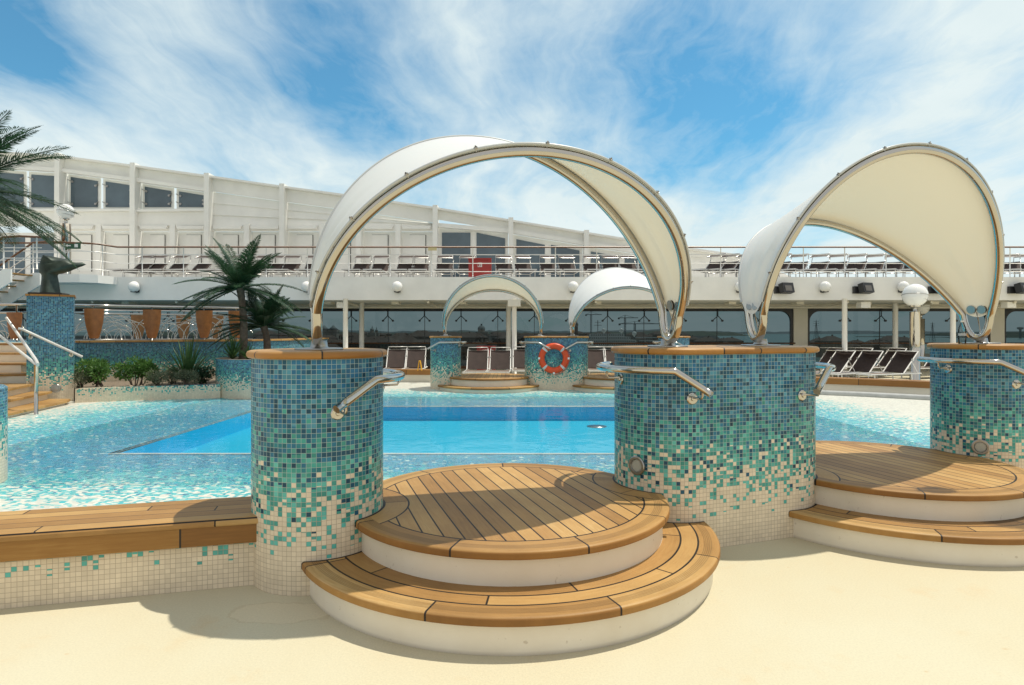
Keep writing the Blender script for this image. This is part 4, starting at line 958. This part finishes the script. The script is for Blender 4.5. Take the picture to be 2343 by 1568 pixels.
for k, (z, P) in enumerate(ste):
    Q = [(p[0] + 9.0, p[1] - 12.0) for p in P]
    ar = sum(Q[i][0] * Q[(i + 1) % len(Q)][1] - Q[(i + 1) % len(Q)][0] * Q[i][1] for i in range(len(Q)))
    if ar < 0: Q.reverse()
    c_ = Vector((sum(q[0] for q in Q) / len(Q), sum(q[1] for q in Q) / len(Q)))
    ins = [tuple(Vector(q) + (c_ - Vector(q)).normalized() * 0.07) for q in Q]
    mb = MB(); mb.prism(ins, 0.0 if k < 3 else z - 0.22, z - 0.04, bottom=False); mb.build('riser', M['riser'], sr)
    mb = MB(); mb.prism(Q, z - 0.04, z); mb.build('tread', M['rim'], sr)
h1 = rail_tube('handrail', [(-1.7, 0.3, 1.80), (0.44, -1.0, 0.985), (0.50, -1.03, 0.965)], 0.026, M['alu'], sr); rail_tube('handrail', [(-1.7, 0.95, 1.86), (0.40, -0.95, 1.06), (0.50, -1.03, 0.985)], 0.026, M['alu'], sr)
rail_tube('rail_post', [(0.46, -1.02, 0.03), (0.46, -1.02, 0.97)], 0.032, M['steel'], sr, 14)
# jacuzzi pillar at the left edge
jp = thing('jet_pillar', 'short round mosaic pillar with a blue tiled top at the left picture edge', 'pillar', (-5.68, 5.95, 0))
mb = MB(); mb.prism(stadium(0, 0.60, 24), 0.0, 1.0, True, bottom=False, top=False, smooth=True); mb.build('shaft', M['mosaic_mid'], jp)
mb = MB(); rows = [[(r * cos(2 * pi * k / 48), r * sin(2 * pi * k / 48), z) for k in range(48)] for r, z in ((0.60, 1.0), (0.58, 1.016), (0.4, 1.02), (0.2, 1.022), (0.001, 1.023))]
mb.grid(rows, True, uvs=lambda a, c: [(c * 0.075, 6 + a * 0.2), (c * 0.075 + 0.075, 6 + a * 0.2), (c * 0.075 + 0.075, 6.2 + a * 0.2), (c * 0.075, 6.2 + a * 0.2)]); mb.build('top', M['mosaic_mid'], jp)

# terrace railings with wooden shields and steel arcs
def shield_rail(label, pts, zb, zt, shields, arcs, seed, sc=1.0):
    rnd = random.Random(seed); o = pts[0]; t = thing('shield_railing', label, 'railing', (*o, zb), 0, 'steel railings with wooden shields')
    P = [(p[0] - o[0], p[1] - o[1]) for p in pts]; H = zt - zb
    def on(s):
        L = [hypot(c[0] - a[0], c[1] - a[1]) for a, c in zip(P, P[1:])]; s *= sum(L)
        for (a, c), l in zip(zip(P, P[1:]), L):
            if s <= l or l is L[-1]: return Vector((a[0] + (c[0] - a[0]) * s / l, a[1] + (c[1] - a[1]) * s / l, 0)), Vector((c[0] - a[0], c[1] - a[1], 0)).normalized()
            s -= l
    tot = sum(hypot(c[0] - a[0], c[1] - a[1]) for a, c in zip(P, P[1:]))
    rail_tube('top_rail', [(*p, H) for p in P], 0.032, M['steel'], t); rail_tube('rail', [(*p, H - 0.20) for p in P], 0.02, M['steel'], t); rail_tube('rail', [(*p, 0.02) for p in P], 0.012, M['satin'], t, 6)
    for s in shields:
        p, d = on(s); nrm = Vector((d.y, -d.x, 0)); hw = 0.205 * sc; hh = 0.74 * sc; z0 = 0.05
        prof = [(0.0, 0.42), (0.05, 0.52), (0.2, 0.66), (0.4, 0.82), (0.6, 0.93), (0.8, 0.99), (1.0, 1.0)]
        mb = MB()
        for off in (-0.02, 0.02):
            mb.grid([[p + d * (x * hw * w_) + nrm * (0.07 + off + 0.03 * (1 - x * x)) + Vector((0, 0, z0 + hh * z)) for x in (-1, -0.5, 0, 0.5, 1)] for z, w_ in prof])
        for q, (z, w_) in zip(prof[1:], prof):
            for x in (-1, 1):
                a = p + d * (x * hw * w_) + nrm * 0.07 + Vector((0, 0, z0 + hh * z)); c = p + d * (x * hw * q[1]) + nrm * 0.07 + Vector((0, 0, z0 + hh * q[0])); e = nrm * 0.02
                mb.face([a - e, a + e, c + e, c - e])
        a = p - d * hw + nrm * 0.07 + Vector((0, 0, z0 + hh)); c = p + d * hw + nrm * 0.07 + Vector((0, 0, z0 + hh)); mb.face([a - nrm * 0.02, a + nrm * 0.02, c + nrm * 0.02, c - nrm * 0.02])
        mb.build('shield', M['shield'], t)
        rail_tube('rail_post', [p + Vector((0, 0, -0.02)), p + Vector((0, 0, H))], 0.02, M['satin'], t)
    for k in range(arcs):
        r = rnd.uniform(0.28, 0.85) * sc; s = rnd.uniform(0.02, 0.98); c, d = on(s); mb = []
        for q in range(13):
            a = pi * q / 12; x = r * cos(a); z = min(r * sin(a) * 0.95, H - 0.2); s2 = s + x / tot
            if not 0 <= s2 <= 1: continue
            p, _ = on(s2); mb.append(p + Vector((0, 0, z + 0.01)))
        if len(mb) > 3: rail_tube('arc_rod', mb, 0.009, M['steel'], t, 5)
    return t
def XY(x, Z): return ((x - 1171) / FOC * Z, Z)
A = [XY(168, 14.98), XY(280, 15.6), XY(400, 16.2), XY(500, 16.75), XY(578, 17.2)]
tot_ = sum(hypot(c[0] - a[0], c[1] - a[1]) for a, c in zip(A, A[1:]))
shield_rail('steel arc railing with four wooden shields above the planting bed', A, TZ + 0.05, 2.22, (0.10, 0.405, 0.70, 0.895), 34, 5)
A2 = [XY(190, 18.6), XY(300, 19.2), XY(420, 19.6), XY(560, 20.0)]
shield_rail('smaller looking steel railing with wooden shields at the back of the terrace', A2, TZ, 2.22, (0.32, 0.60, 0.815), 22, 8)
A3 = [XY(-60, 14.65), XY(38, 14.65), XY(64, 14.65)]
shield_rail('short steel railing with one wooden shield at the top of the stair', A3, TZ + 0.05, 2.22, (0.79,), 6, 9, 0.85)
# flight from the terrace to the upper deck
sf = thing('deck_flight', 'white open flight with varnished handrail rising to the upper deck at far left', 'stair', (-16.2, 19.5, TZ)); up = ZT - TZ; run = 3.3
for dy in (0.0, 1.2):
    mb = MB(); prismY(mb, [(0.25, up), (0.25, up - 0.42), (-run, -0.36), (-run, 0.06), (0, up)], dy - 0.03, dy + 0.03); mb.build('stringer', M['white'], sf)
    rail_tube('handrail', [(-run, dy, 1.0), (0.0, dy, up + 1.02), (0.5, dy, up + 1.05), (1.2, dy + 0.3, up + 1.05)], 0.035, M['handrail'], sf)
    for q in (0.35, 0.68): rail_tube('rail', [(-run, dy, q), (0, dy, up + q), (1.2, dy, up + q)], 0.016, M['alu'], sf, 6)
    for s in (0, 0.25, 0.5, 0.75, 1.0, 1.32): z_ = min(up * s, up); rail_tube('stanchion', [(-run + run * s, dy, z_), (-run + run * s, dy, z_ + 1.0)], 0.022, M['alu'], sf, 8)
for k in range(12):
    mb = MB(); s = (k + 0.5) / 12; mb.box((-run + run * s, 0.6, up * s), (0.28, 1.14, 0.04)); mb.build('tread', M['rim'], sf)

# ------------------------------------------------------------------ palms and planting
def frond(mb, base, az, el, L, droop, seed, n=34, wid=0.30, lw=0.022):
    rnd = random.Random(seed); p = Vector(base); d = Vector((cos(az) * cos(el), sin(az) * cos(el), sin(el))); side = Vector((-sin(az), cos(az), 0)); pts = []
    for k in range(n + 1):
        pts.append(p.copy()); p = p + d * (L / n); d.z -= droop / n; d.normalize()
    mb.tube(pts[::3], [0.016 * (1 - 0.8 * k / (n / 3)) + 0.003 for k in range(len(pts[::3]))], 5)
    for k in range(2, n + 1):
        s = k / n; t = (pts[k] - pts[k - 1]).normalized(); upv = side.cross(t); upv = upv if upv.z > 0 else -upv
        ll = wid * (sin(pi * min(1, 0.16 + s * 0.86)) ** 0.6) * rnd.uniform(0.86, 1.1)
        for sg in (-1, 1):
            for h in (0, 0.5):
                q0 = pts[k] - t * (L / n) * h; dr = (side * sg * 0.80 + t * 0.62 + upv * 0.18 + Vector((rnd.uniform(-.08, .08), rnd.uniform(-.08, .08), rnd.uniform(-.10, .04)))).normalized()
                a = q0; m_ = q0 + dr * ll * 0.5 + upv * 0.006; e = q0 + dr * ll - Vector((0, 0, ll * 0.16)); w_ = t * lw * 0.5
                mb.face([a - w_ * 0.5, m_ - w_, e, m_ + w_])
def palm(label, base, top_, fr, tr, L, seed, kind='palm_tree', els=(-0.45, 1.25), wid=0.30):
    rnd = random.Random(seed); t = thing(kind, label, 'palm', base, 0, 'palms by the terrace'); b0 = Vector(base); v = Vector(top_) - b0
    mb = MB(); N = 26; pts = []; rad = []
    for k in range(N + 1):
        s = k / N; pts.append(v * s + Vector((0.10 * sin(s * 2.2) - 0.10 * s * sin(2.2), 0, 0))); rad.append(tr * (1.25 - 0.35 * s + (0.25 * max(0, s - 0.8) / 0.2)) * (1 + 0.10 * (k % 2)))
    mb.tube(pts, rad, 12); mb.build('trunk', M['trunk'], t)
    mb = MB()
    for k in range(fr):
        el = els[0] + (els[1] - els[0]) * ((k * 0.7549 + 0.13) % 1.0); az = 2.399 * k + rnd.uniform(-.25, .25)
        frond(mb, v + Vector((cos(az), sin(az), 0)) * 0.03, az, el, L * rnd.uniform(0.82, 1.08) * (1 - 0.12 * max(0, el)), rnd.uniform(0.45, 0.95), seed * 100 + k, wid=wid)
    mb.build('crown', M['palm'], t); return t
px_, _, pz_ = at(549, 660, 14.6); palm('taller dark green palm with a slim grey trunk in the round planter', (-6.42, 14.6, 0.9), (px_, 14.6, pz_), 48, 0.075, 1.56, 3, els=(-0.35, 1.35), wid=0.27)
px_, _, pz_ = at(603, 748, 15.2); palm('shorter spreading palm just right of the taller one in the round planter', (-6.10, 15.2, 0.9), (px_, 15.2, pz_), 40, 0.075, 1.30, 5, els=(-0.15, 1.35), wid=0.26)
px_, _, pz_ = at(-108, 436, 11.2); palm('large palm at the left picture edge with long fronds reaching into view', (-10.6, 11.2, 0.0), (px_, 11.2, pz_), 76, 0.14, 2.2, 8, els=(-0.4, 1.25), wid=0.44)
def spiky(label, c, n, L, seed, mat='yucca', w_=0.03):
    rnd = random.Random(seed); mb = MB()
    for k in range(n):
        az = 2.399 * k; el = radians(rnd.uniform(20, 88)); l = L * rnd.uniform(0.7, 1.05); p = Vector((0, 0, 0.05)); d = Vector((cos(az) * cos(el), sin(az) * cos(el), sin(el))); s = Vector((-sin(az), cos(az), 0)); pr = None
        for q in range(7):
            ww_ = w_ * (1 - (q / 6) ** 2) + 0.002
            cur = (p - s * ww_, p + s * ww_)
            if pr: mb.face([pr[0], pr[1], cur[1], cur[0]])
            pr = cur; p = p + d * (l / 6); d.z -= 0.055; d.normalize()
    o = mb.build('spiky_plant', M[mat], None, c); tag(o, label, 'plant', 'spiky plants'); return o
def onground(x, Z, z): return ((x - 1171) / FOC * Z, Z, z)
spiky('tall spiky yucca like plant in front of the blue terrace wall', onground(428, 14.6, 0.32), 76, 1.2, 1)
spiky('grassy tuft at the foot of the taller palm on the round planter', onground(532, 14.3, 0.88), 70, 0.62, 2, w_=0.018); spiky('grassy tuft at the planter rim near the near pillar', onground(566, 14.2, 0.88), 36, 0.42, 4, w_=0.018)
def bush(label, c, r, h, n, leaf, mat, seed):
    rnd = random.Random(seed); t = thing('bush', label, 'bush', c, 0, 'bushes in the planting bed'); mb = MB()
    blobs = [(Vector((rnd.uniform(-.6, .6) * r, rnd.uniform(-.6, .6) * r, h * rnd.uniform(.40, .80))), rnd.uniform(.35, .55) * min(r, h)) for _ in range(9)]
    for k in range(n):
        cc, br = rnd.choice(blobs); v = Vector((rnd.gauss(0, 1), rnd.gauss(0, 1), rnd.gauss(0, 1))).normalized(); p = cc + v * br * rnd.uniform(0.55, 1.08)
        if p.z < 0.04: continue
        d = (v + Vector((rnd.gauss(0, .5), rnd.gauss(0, .5), rnd.gauss(0.3, .5)))).normalized(); s = d.cross(Vector((rnd.gauss(0, 1), rnd.gauss(0, 1), rnd.gauss(0, 1)))).normalized(); l = leaf * rnd.uniform(.7, 1.3)
        mb.face([p, p + d * l * .5 + s * l * .24, p + d * l, p + d * l * .5 - s * l * .24])
    mb.build('foliage', M[mat], t); mb = MB()
    for k in range(8):
        a = 2.4 * k; q = rnd.choice(blobs)[0]; mb.tube([(cos(a) * r * .25, sin(a) * r * .25, -0.02), (q.x * .6, q.y * .6, q.z * .6), (q.x, q.y, q.z)], [0.014, 0.011, 0.006], 5)
    mb.build('stem', M['trunk'], t)
bush('dark green leafy bush, left one of two in the planting bed', onground(228, 13.6, 0.32), 0.38, 0.62, 2600, 0.062, 'bush', 1)
bush('dark green leafy bush, right one of two in the planting bed', onground(314, 13.9, 0.32), 0.40, 0.64, 2700, 0.062, 'bush', 2)
bush('small yellowish grey bush against the blue plinth', onground(182, 13.3, 0.32), 0.24, 0.40, 1500, 0.035, 'sage', 3)
bush('small grey green bush just right of the dark bushes', onground(364, 13.75, 0.32), 0.27, 0.34, 1500, 0.035, 'sage', 4)
bush('small grey bush behind the grey green one, left of the spiky plant', onground(394, 14.3, 0.32), 0.25, 0.42, 1300, 0.035, 'sage', 5)
bush('low grey bush in front of the spiky plant', onground(428, 13.85, 0.32), 0.26, 0.38, 1500, 0.035, 'sage', 6)
bush('dark low bush in the corner beside the round planter', onground(466, 14.5, 0.32), 0.30, 0.42, 1500, 0.05, 'palm', 7)
rnd = random.Random(4); mb = MB()
for k in range(170):
    s = rnd.random(); x = -9.02 + 2.35 * s + rnd.uniform(-.1, .1); y = 13.10 + 0.99 * s + rnd.uniform(0, .5); r = rnd.uniform(0.018, 0.06)
    mb.ball((x, y, 0.325 + r * 0.25), r, 7, 5, (1, 0.8, 0.55))
tag(mb.build('pebbles', M['pebble']), 'pale pebbles scattered over the soil of the planting bed', 'pebbles', None, 'stuff')

# ------------------------------------------------------------------ lagoon, far shore, town, ship, cranes beyond the glass
def noise_mat(name, c1, c2, scale, rough=0.6, spec=0.3):
    m, b = newmat(name); n = b.noise(b.coord(), scale, 6, 0.6); b.out(b.bsdf(b.mix(b.mr(n, 0.3, 0.7), c1, c2), rough, 0, None, spec)); return m
SEA = -25.0
mb = MB(); mb.face([(-40000, -40000, SEA), (40000, -40000, SEA), (40000, 40000, SEA), (-40000, 40000, SEA)]); struct(mb.build('lagoon_water', noise_mat('lagoon', (0.10, 0.20, 0.19), (0.16, 0.27, 0.26), 0.004, 0.25)))
def ridge(name, xa, xb, Z, hf, c1, c2, depth=400, seed=0):
    rnd = random.Random(seed); n = 420; mb = MB(); rows = [[], [], []]; h = 0
    for k in range(n + 1):
        x = xa + (xb - xa) * k / n; h = 0.75 * h + rnd.uniform(-1, 1); X_ = (x - 1171) / FOC * Z; z = max(2, hf(x) * (0.8 + 0.22 * sin(x * 0.013) + 0.1 * sin(x * 0.05)) + h * hf(x) * 0.14)
        rows[0].append((X_, Z, SEA - 1)); rows[1].append((X_, Z + depth * .3, SEA + z)); rows[2].append((X_ * 1.05, Z + depth, SEA + z * 0.9))
    mb.grid(rows); return struct(mb.build(name, noise_mat(name, c1, c2, 0.01, 0.9)))
ridge('far_shore', 300, 2600, 6500, lambda x: 46 if x < 1560 else 32, (0.13, 0.17, 0.19), (0.17, 0.20, 0.21), 1500, 1)  # far shore in bluish grey, distance haze put into its colour
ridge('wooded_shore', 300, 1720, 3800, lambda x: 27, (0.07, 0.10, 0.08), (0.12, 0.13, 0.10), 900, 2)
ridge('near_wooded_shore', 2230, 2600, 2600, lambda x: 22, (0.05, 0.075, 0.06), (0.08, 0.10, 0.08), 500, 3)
ridge('reed_islet', 1960, 2030, 3000, lambda x: 3, (0.07, 0.09, 0.08), (0.08, 0.10, 0.09), 60, 4)
mb = MB(); mb.prism([(-2600, 380), (20, 380), (240, 620), (330, 900), (1300, 3900), (-9000, 3900)], SEA - 1, SEA + 0.6); struct(mb.build('town_ground', noise_mat('town_ground', (0.04, 0.046, 0.046), (0.08, 0.08, 0.075), 0.03, 0.9)))  # ground greyed, distance haze put into the colour
M['brickA'] = noise_mat('town_wall', (0.16, 0.125, 0.10), (0.24, 0.19, 0.15), 0.2, 0.9); M['brickB'] = noise_mat('town_wall_pale', (0.34, 0.31, 0.27), (0.42, 0.38, 0.33), 0.2, 0.9); M['tile'] = noise_mat('roof_tile', (0.115, 0.09, 0.08), (0.18, 0.14, 0.12), 0.4, 0.9)  # roof tile greyed too, distance haze put into the colour
M['win'] = plain('town_window', (0.03, 0.03, 0.035), 0.3); M['lead'] = noise_mat('lead_roof', (0.20, 0.24, 0.25), (0.28, 0.31, 0.31), 0.3, 0.6)
def house(w_, d_, h_, rh, wall, seed):
    t = thing('town_house', 'tile roofed house in the distant town beyond the tinted glass', 'house', (0, 0, SEA), 0, 'houses of the distant town'); rnd = random.Random(seed)
    mb = MB(); mb.box((0, 0, h_ / 2), (w_, d_, h_)); mb.build('wall', wall, t)
    mb = MB(); a, c = w_ / 2 + .5, d_ / 2 + .5; q = w_ / 2 - d_ / 2 if w_ > d_ else 0.5; z = h_ + .02; R = [(-a, -c, z), (a, -c, z), (a, c, z), (-a, c, z), (-q, 0, z + rh), (q, 0, z + rh)]
    for f in ((0, 1, 5, 4), (1, 2, 5), (2, 3, 4, 5), (3, 0, 4)): mb.face([R[k] for k in f])
    rf = mb.build('roof', M['tile'], t); mb = MB(); mb.box((q * .6, 0.6, z + rh * .8 + .6), (1.1, 1.1, 2.6)); mb.build('chimney', wall, rf)
    n = max(3, int(w_ / 3.4)); mb = MB()
    for k in range(n):
        for fz in [2.2 + 3.3 * j for j in range(int((h_ - 1) / 3.3))]: mb.box((-w_ / 2 + (k + .5) * w_ / n, -d_ / 2 - .02, fz), (1.1, .1, 1.7))
    mb.build('window', M['win'], t); return t
protos = [house(22, 14, 13, 4, M['brickA'], 1), house(30, 15, 16, 4.5, M['brickB'], 2), house(16, 12, 10, 3.5, M['brickB'], 3), house(40, 16, 15, 4.5, M['brickA'], 4)]
rnd = random.Random(21); placed = []
for k in range(230):
    Z = 560 + 2900 * rnd.random() ** 1.35; x = rnd.uniform(600, 1560)
    if Z < 1000 and x > 1300: continue
    placed.append((x, Z, rnd.randrange(4)))
for k in range(26): placed.append((rnd.uniform(1850, 2085), rnd.uniform(640, 760), rnd.choice((0, 2, 2))))
for k in range(10): placed.append((rnd.uniform(1570, 1700), rnd.uniform(700, 900), rnd.choice((0, 2))))
for i, (x, Z, p) in enumerate(placed):
    o = protos[p] if p in [0, 1, 2, 3] and protos[p].get('used') is None else copy_tree(protos[p])
    protos[p]['used'] = 1; o.location = ((x - 1171) / FOC * Z, Z, SEA + (0.6 if x < 1570 else 0)); o.rotation_euler.z = rnd.uniform(-.5, .5); s = rnd.uniform(.85, 1.25); o.scale = (s, s, s * rnd.uniform(.85, 1.15))
for o in bpy.data.objects:
    if 'used' in o: del o['used']
mb = MB(); mb.prism(arc(((1970 - 1171) / FOC * 700, 720), 95, 0, 340, 24), SEA - 1, SEA + 0.4); struct(mb.build('islet_ground', M['soil']))
rnd = random.Random(3)
def dome_church(label, x, Z, zt, r):
    X_ = (x - 1171) / FOC * Z; t = thing('domed_church', label, 'church', (X_, Z, SEA), 0, 'domes on the town skyline'); H = EYE - (zt - HOR) / FOC * Z - SEA
    mb = MB(); mb.box((0, 0, H * .28), (r * 3.6, r * 3, H * .56)); mb.build('wall', M['brickB'], t)
    mb = MB(); mb.lathe([(r * .95, H * .56), (r * .95, H * .68), (r * 1.05, H * .69)], 24, cap=False); mb.build('drum', M['brickB'], t)
    mb = MB(); mb.lathe([(r * 1.05 * cos(radians(a)), H * .69 + r * 1.15 * sin(radians(a))) for a in range(0, 86, 8)], 24, cap=False); dm = mb.build('dome', M['lead'], t)
    z = H * .69 + r * 1.12; mb = MB(); mb.lathe([(r * .22, z), (r * .22, z + r * .4), (r * .26, z + r * .42), (0.01, H)], 12); mb.build('lantern', M['lead'], dm)
dome_church('grey domed church on the skyline under the far left canopy', 1101, 1500, 741, 9.0); dome_church('small dome on the skyline left of the far canopies', 851, 1700, 745, 5.5); dome_church('second small dome just right of the other small dome', 861, 1750, 747, 4.0)
def bell(label, x, Z, zt, w_, dome):
    X_ = (x - 1171) / FOC * Z; t = thing('bell_tower', label, 'tower', (X_, Z, SEA), 0, 'bell towers on the town skyline'); H = EYE - (zt - HOR) / FOC * Z - SEA
    mb = MB(); mb.box((0, 0, H * .36), (w_, w_, H * .72)); mb.build('shaft', M['brickB'] if dome else M['brickA'], t)
    mb = MB(); mb.box((0, 0, H * .725 + 1.5), (w_ * 1.15, w_ * 1.15, 3)); mb.build('belfry', M['brickB'], t)
    mb = MB(); mb.lathe([(w_ * .55, H * .73 + 3), (w_ * .6, H * .8), (w_ * .3, H * .9), (0.05, H)] if dome else [(w_ * .72, H * .725 + 3), (0.05, H)], 16 if dome else 4); mb.build('spire', M['lead'], t)
bell('pale twin bell tower, left one, right of the palms', 741.6, 900, 744, 13, True); bell('pale twin bell tower, right one, beside the near post', 762, 900, 744, 13, True); bell('pointed brick bell tower at the foot of the far right canopy', 1317, 1300, 731, 8, False)
def crane(label, x, Z, zt, jib, left):
    X_ = (x - 1171) / FOC * Z; t = thing('tower_crane', label, 'crane', (X_, Z, SEA), 0, 'cranes over the harbour'); H = EYE - (zt - HOR) / FOC * Z - SEA; w_ = 1.6; mb = MB()
    for a in (-1, 1):
        for c in (-1, 1): mb.tube([(a * w_, c * w_, 0), (a * w_, c * w_, H * .9)], .45, 4)
    for k in range(16): z = H * .9 * k / 16; mb.tube([(-w_, -w_, z), (w_, -w_, z + H * .9 / 16)], .35, 4)
    mb.build('mast', M['steelblue'], t); mb = MB(); z = H * .9
    mb.tube([(-jib * left, 0, z), (jib, 0, z)], .8, 5); mb.tube([(0, 0, z), (0, 0, H)], .8, 5); mb.tube([(0, 0, H), (jib * .7, 0, z + .5)], .3, 4); mb.tube([(0, 0, H), (-jib * left * .9, 0, z + .5)], .3, 4); mb.box((-jib * left * .95, 0, z - 1.6), (4, 2.5, 3.5)); mb.build('jib', M['steelblue'], t)
M['steelblue'] = plain('crane_paint', (0.05, 0.10, 0.11), 0.6)
crane('thin tower crane seen beside the far right canopy foot', 1352, 1500, 713, 26, .5); crane('tower crane in the middle of three, right of the lifebuoy pillar', 1429.6, 1400, 721, 30, .5); crane('tower crane with a long jib, rightmost of three', 1452, 1300, 736, 62, -1.0 * -.55)
def lattice(label, x, Z, zt):
    X_ = (x - 1171) / FOC * Z; t = thing('power_pylon', label, 'pylon', (X_, Z, SEA), 0, 'pylons on the lagoon'); H = EYE - (zt - HOR) / FOC * Z - SEA; mb = MB()
    for a in (-1, 1):
        for c in (-1, 1): mb.tube([(a * 5, c * 5, 0), (a * .8, c * .8, H * .8), (0, 0, H)], .4, 4)
    for k in range(9): z = H * .8 * k / 9; s = 5 - 4.2 * k / 9; s2 = 5 - 4.2 * (k + 1) / 9; mb.tube([(-s, -s, z), (s2, -s2, z + H * .8 / 9)], .25, 4); mb.tube([(s, -s, z), (-s2, -s2, z + H * .8 / 9)], .25, 4)
    mb.build('lattice', M['steelblue'], t); mb = MB()
    for z in (.74, .84, .93): mb.tube([(-7, 0, H * z), (7, 0, H * z)], .35, 4)
    mb.build('cross_arm', M['steelblue'], t)
lattice('power pylon seen through the glass right of the window pier', 1867, 1500, 732); lattice('power pylon seen through the glass right of the globe lamp pole', 2133, 1700, 737)
X_, Y_, _ = at(2334, 759, 2500); t = thing('water_tower', 'mushroom shaped water tower on the horizon at far right', 'water tower', (X_, Y_, SEA)); mb = MB(); mb.lathe([(4, 0), (4, 34), (11, 38), (11, 44), (1, 46)], 16); mb.build('tower_body', M['lead'], t)
sh = thing('moored_ship', 'white ship with radar domes moored beyond the glass', 'ship', ((1408 - 1171) / FOC * 620, 620, SEA))
mb = MB(); mb.prism([(-34, -7), (24, -7), (38, 0), (24, 7), (-34, 7)], 0, 12); mb.build('hull', M['brickB'], sh)
for k, (a, c, z) in enumerate(((-32, 26, 12), (-30, 20, 15.2), (-28, 14, 18.4), (-26, 8, 21.4))):
    mb = MB(); mb.box(((a + c) / 2, 0, z + 1.5), (c - a, 12 - k, 2.9)); dk = mb.build('deckhouse', M['white'], sh)
    mb = MB()
    for q in range(int((c - a) / 2.2)): mb.box((a + 1.4 + q * 2.2, -(12 - k) / 2 - .02, z + 1.7), (1.2, .1, 1.0))
    mb.build('window', M['win'], dk)
for X_ in (-12, 6, 19):
    mb = MB(); mb.lathe([(.7, 0), (.7, 2.2)], 10, (X_, 0, 24 if X_ < 8 else 21)); mb.ball((X_, 0, (24 if X_ < 8 else 21) + 3.6), 2.3, 14, 10); mb.build('radar_dome', M['globe'], sh)
mb = MB(); mb.tube([(-18, 0, 24), (-18, 0, 38)], .4, 5); mb.tube([(-22, 0, 33), (-14, 0, 33)], .25, 4); mb.tube([(-21, 0, 36), (-15, 0, 36)], .2, 4); mb.build('mast', M['lead'], sh)
mb = MB(); mb.prism([(18, -9), (40, -9), (38, -6), (20, -6)], 20.2, 20.9); mb.prism([(22, -9), (46, -9), (40, -6), (24, -6)], 17.0, 17.8); mb.build('awning', M['globe'], sh)
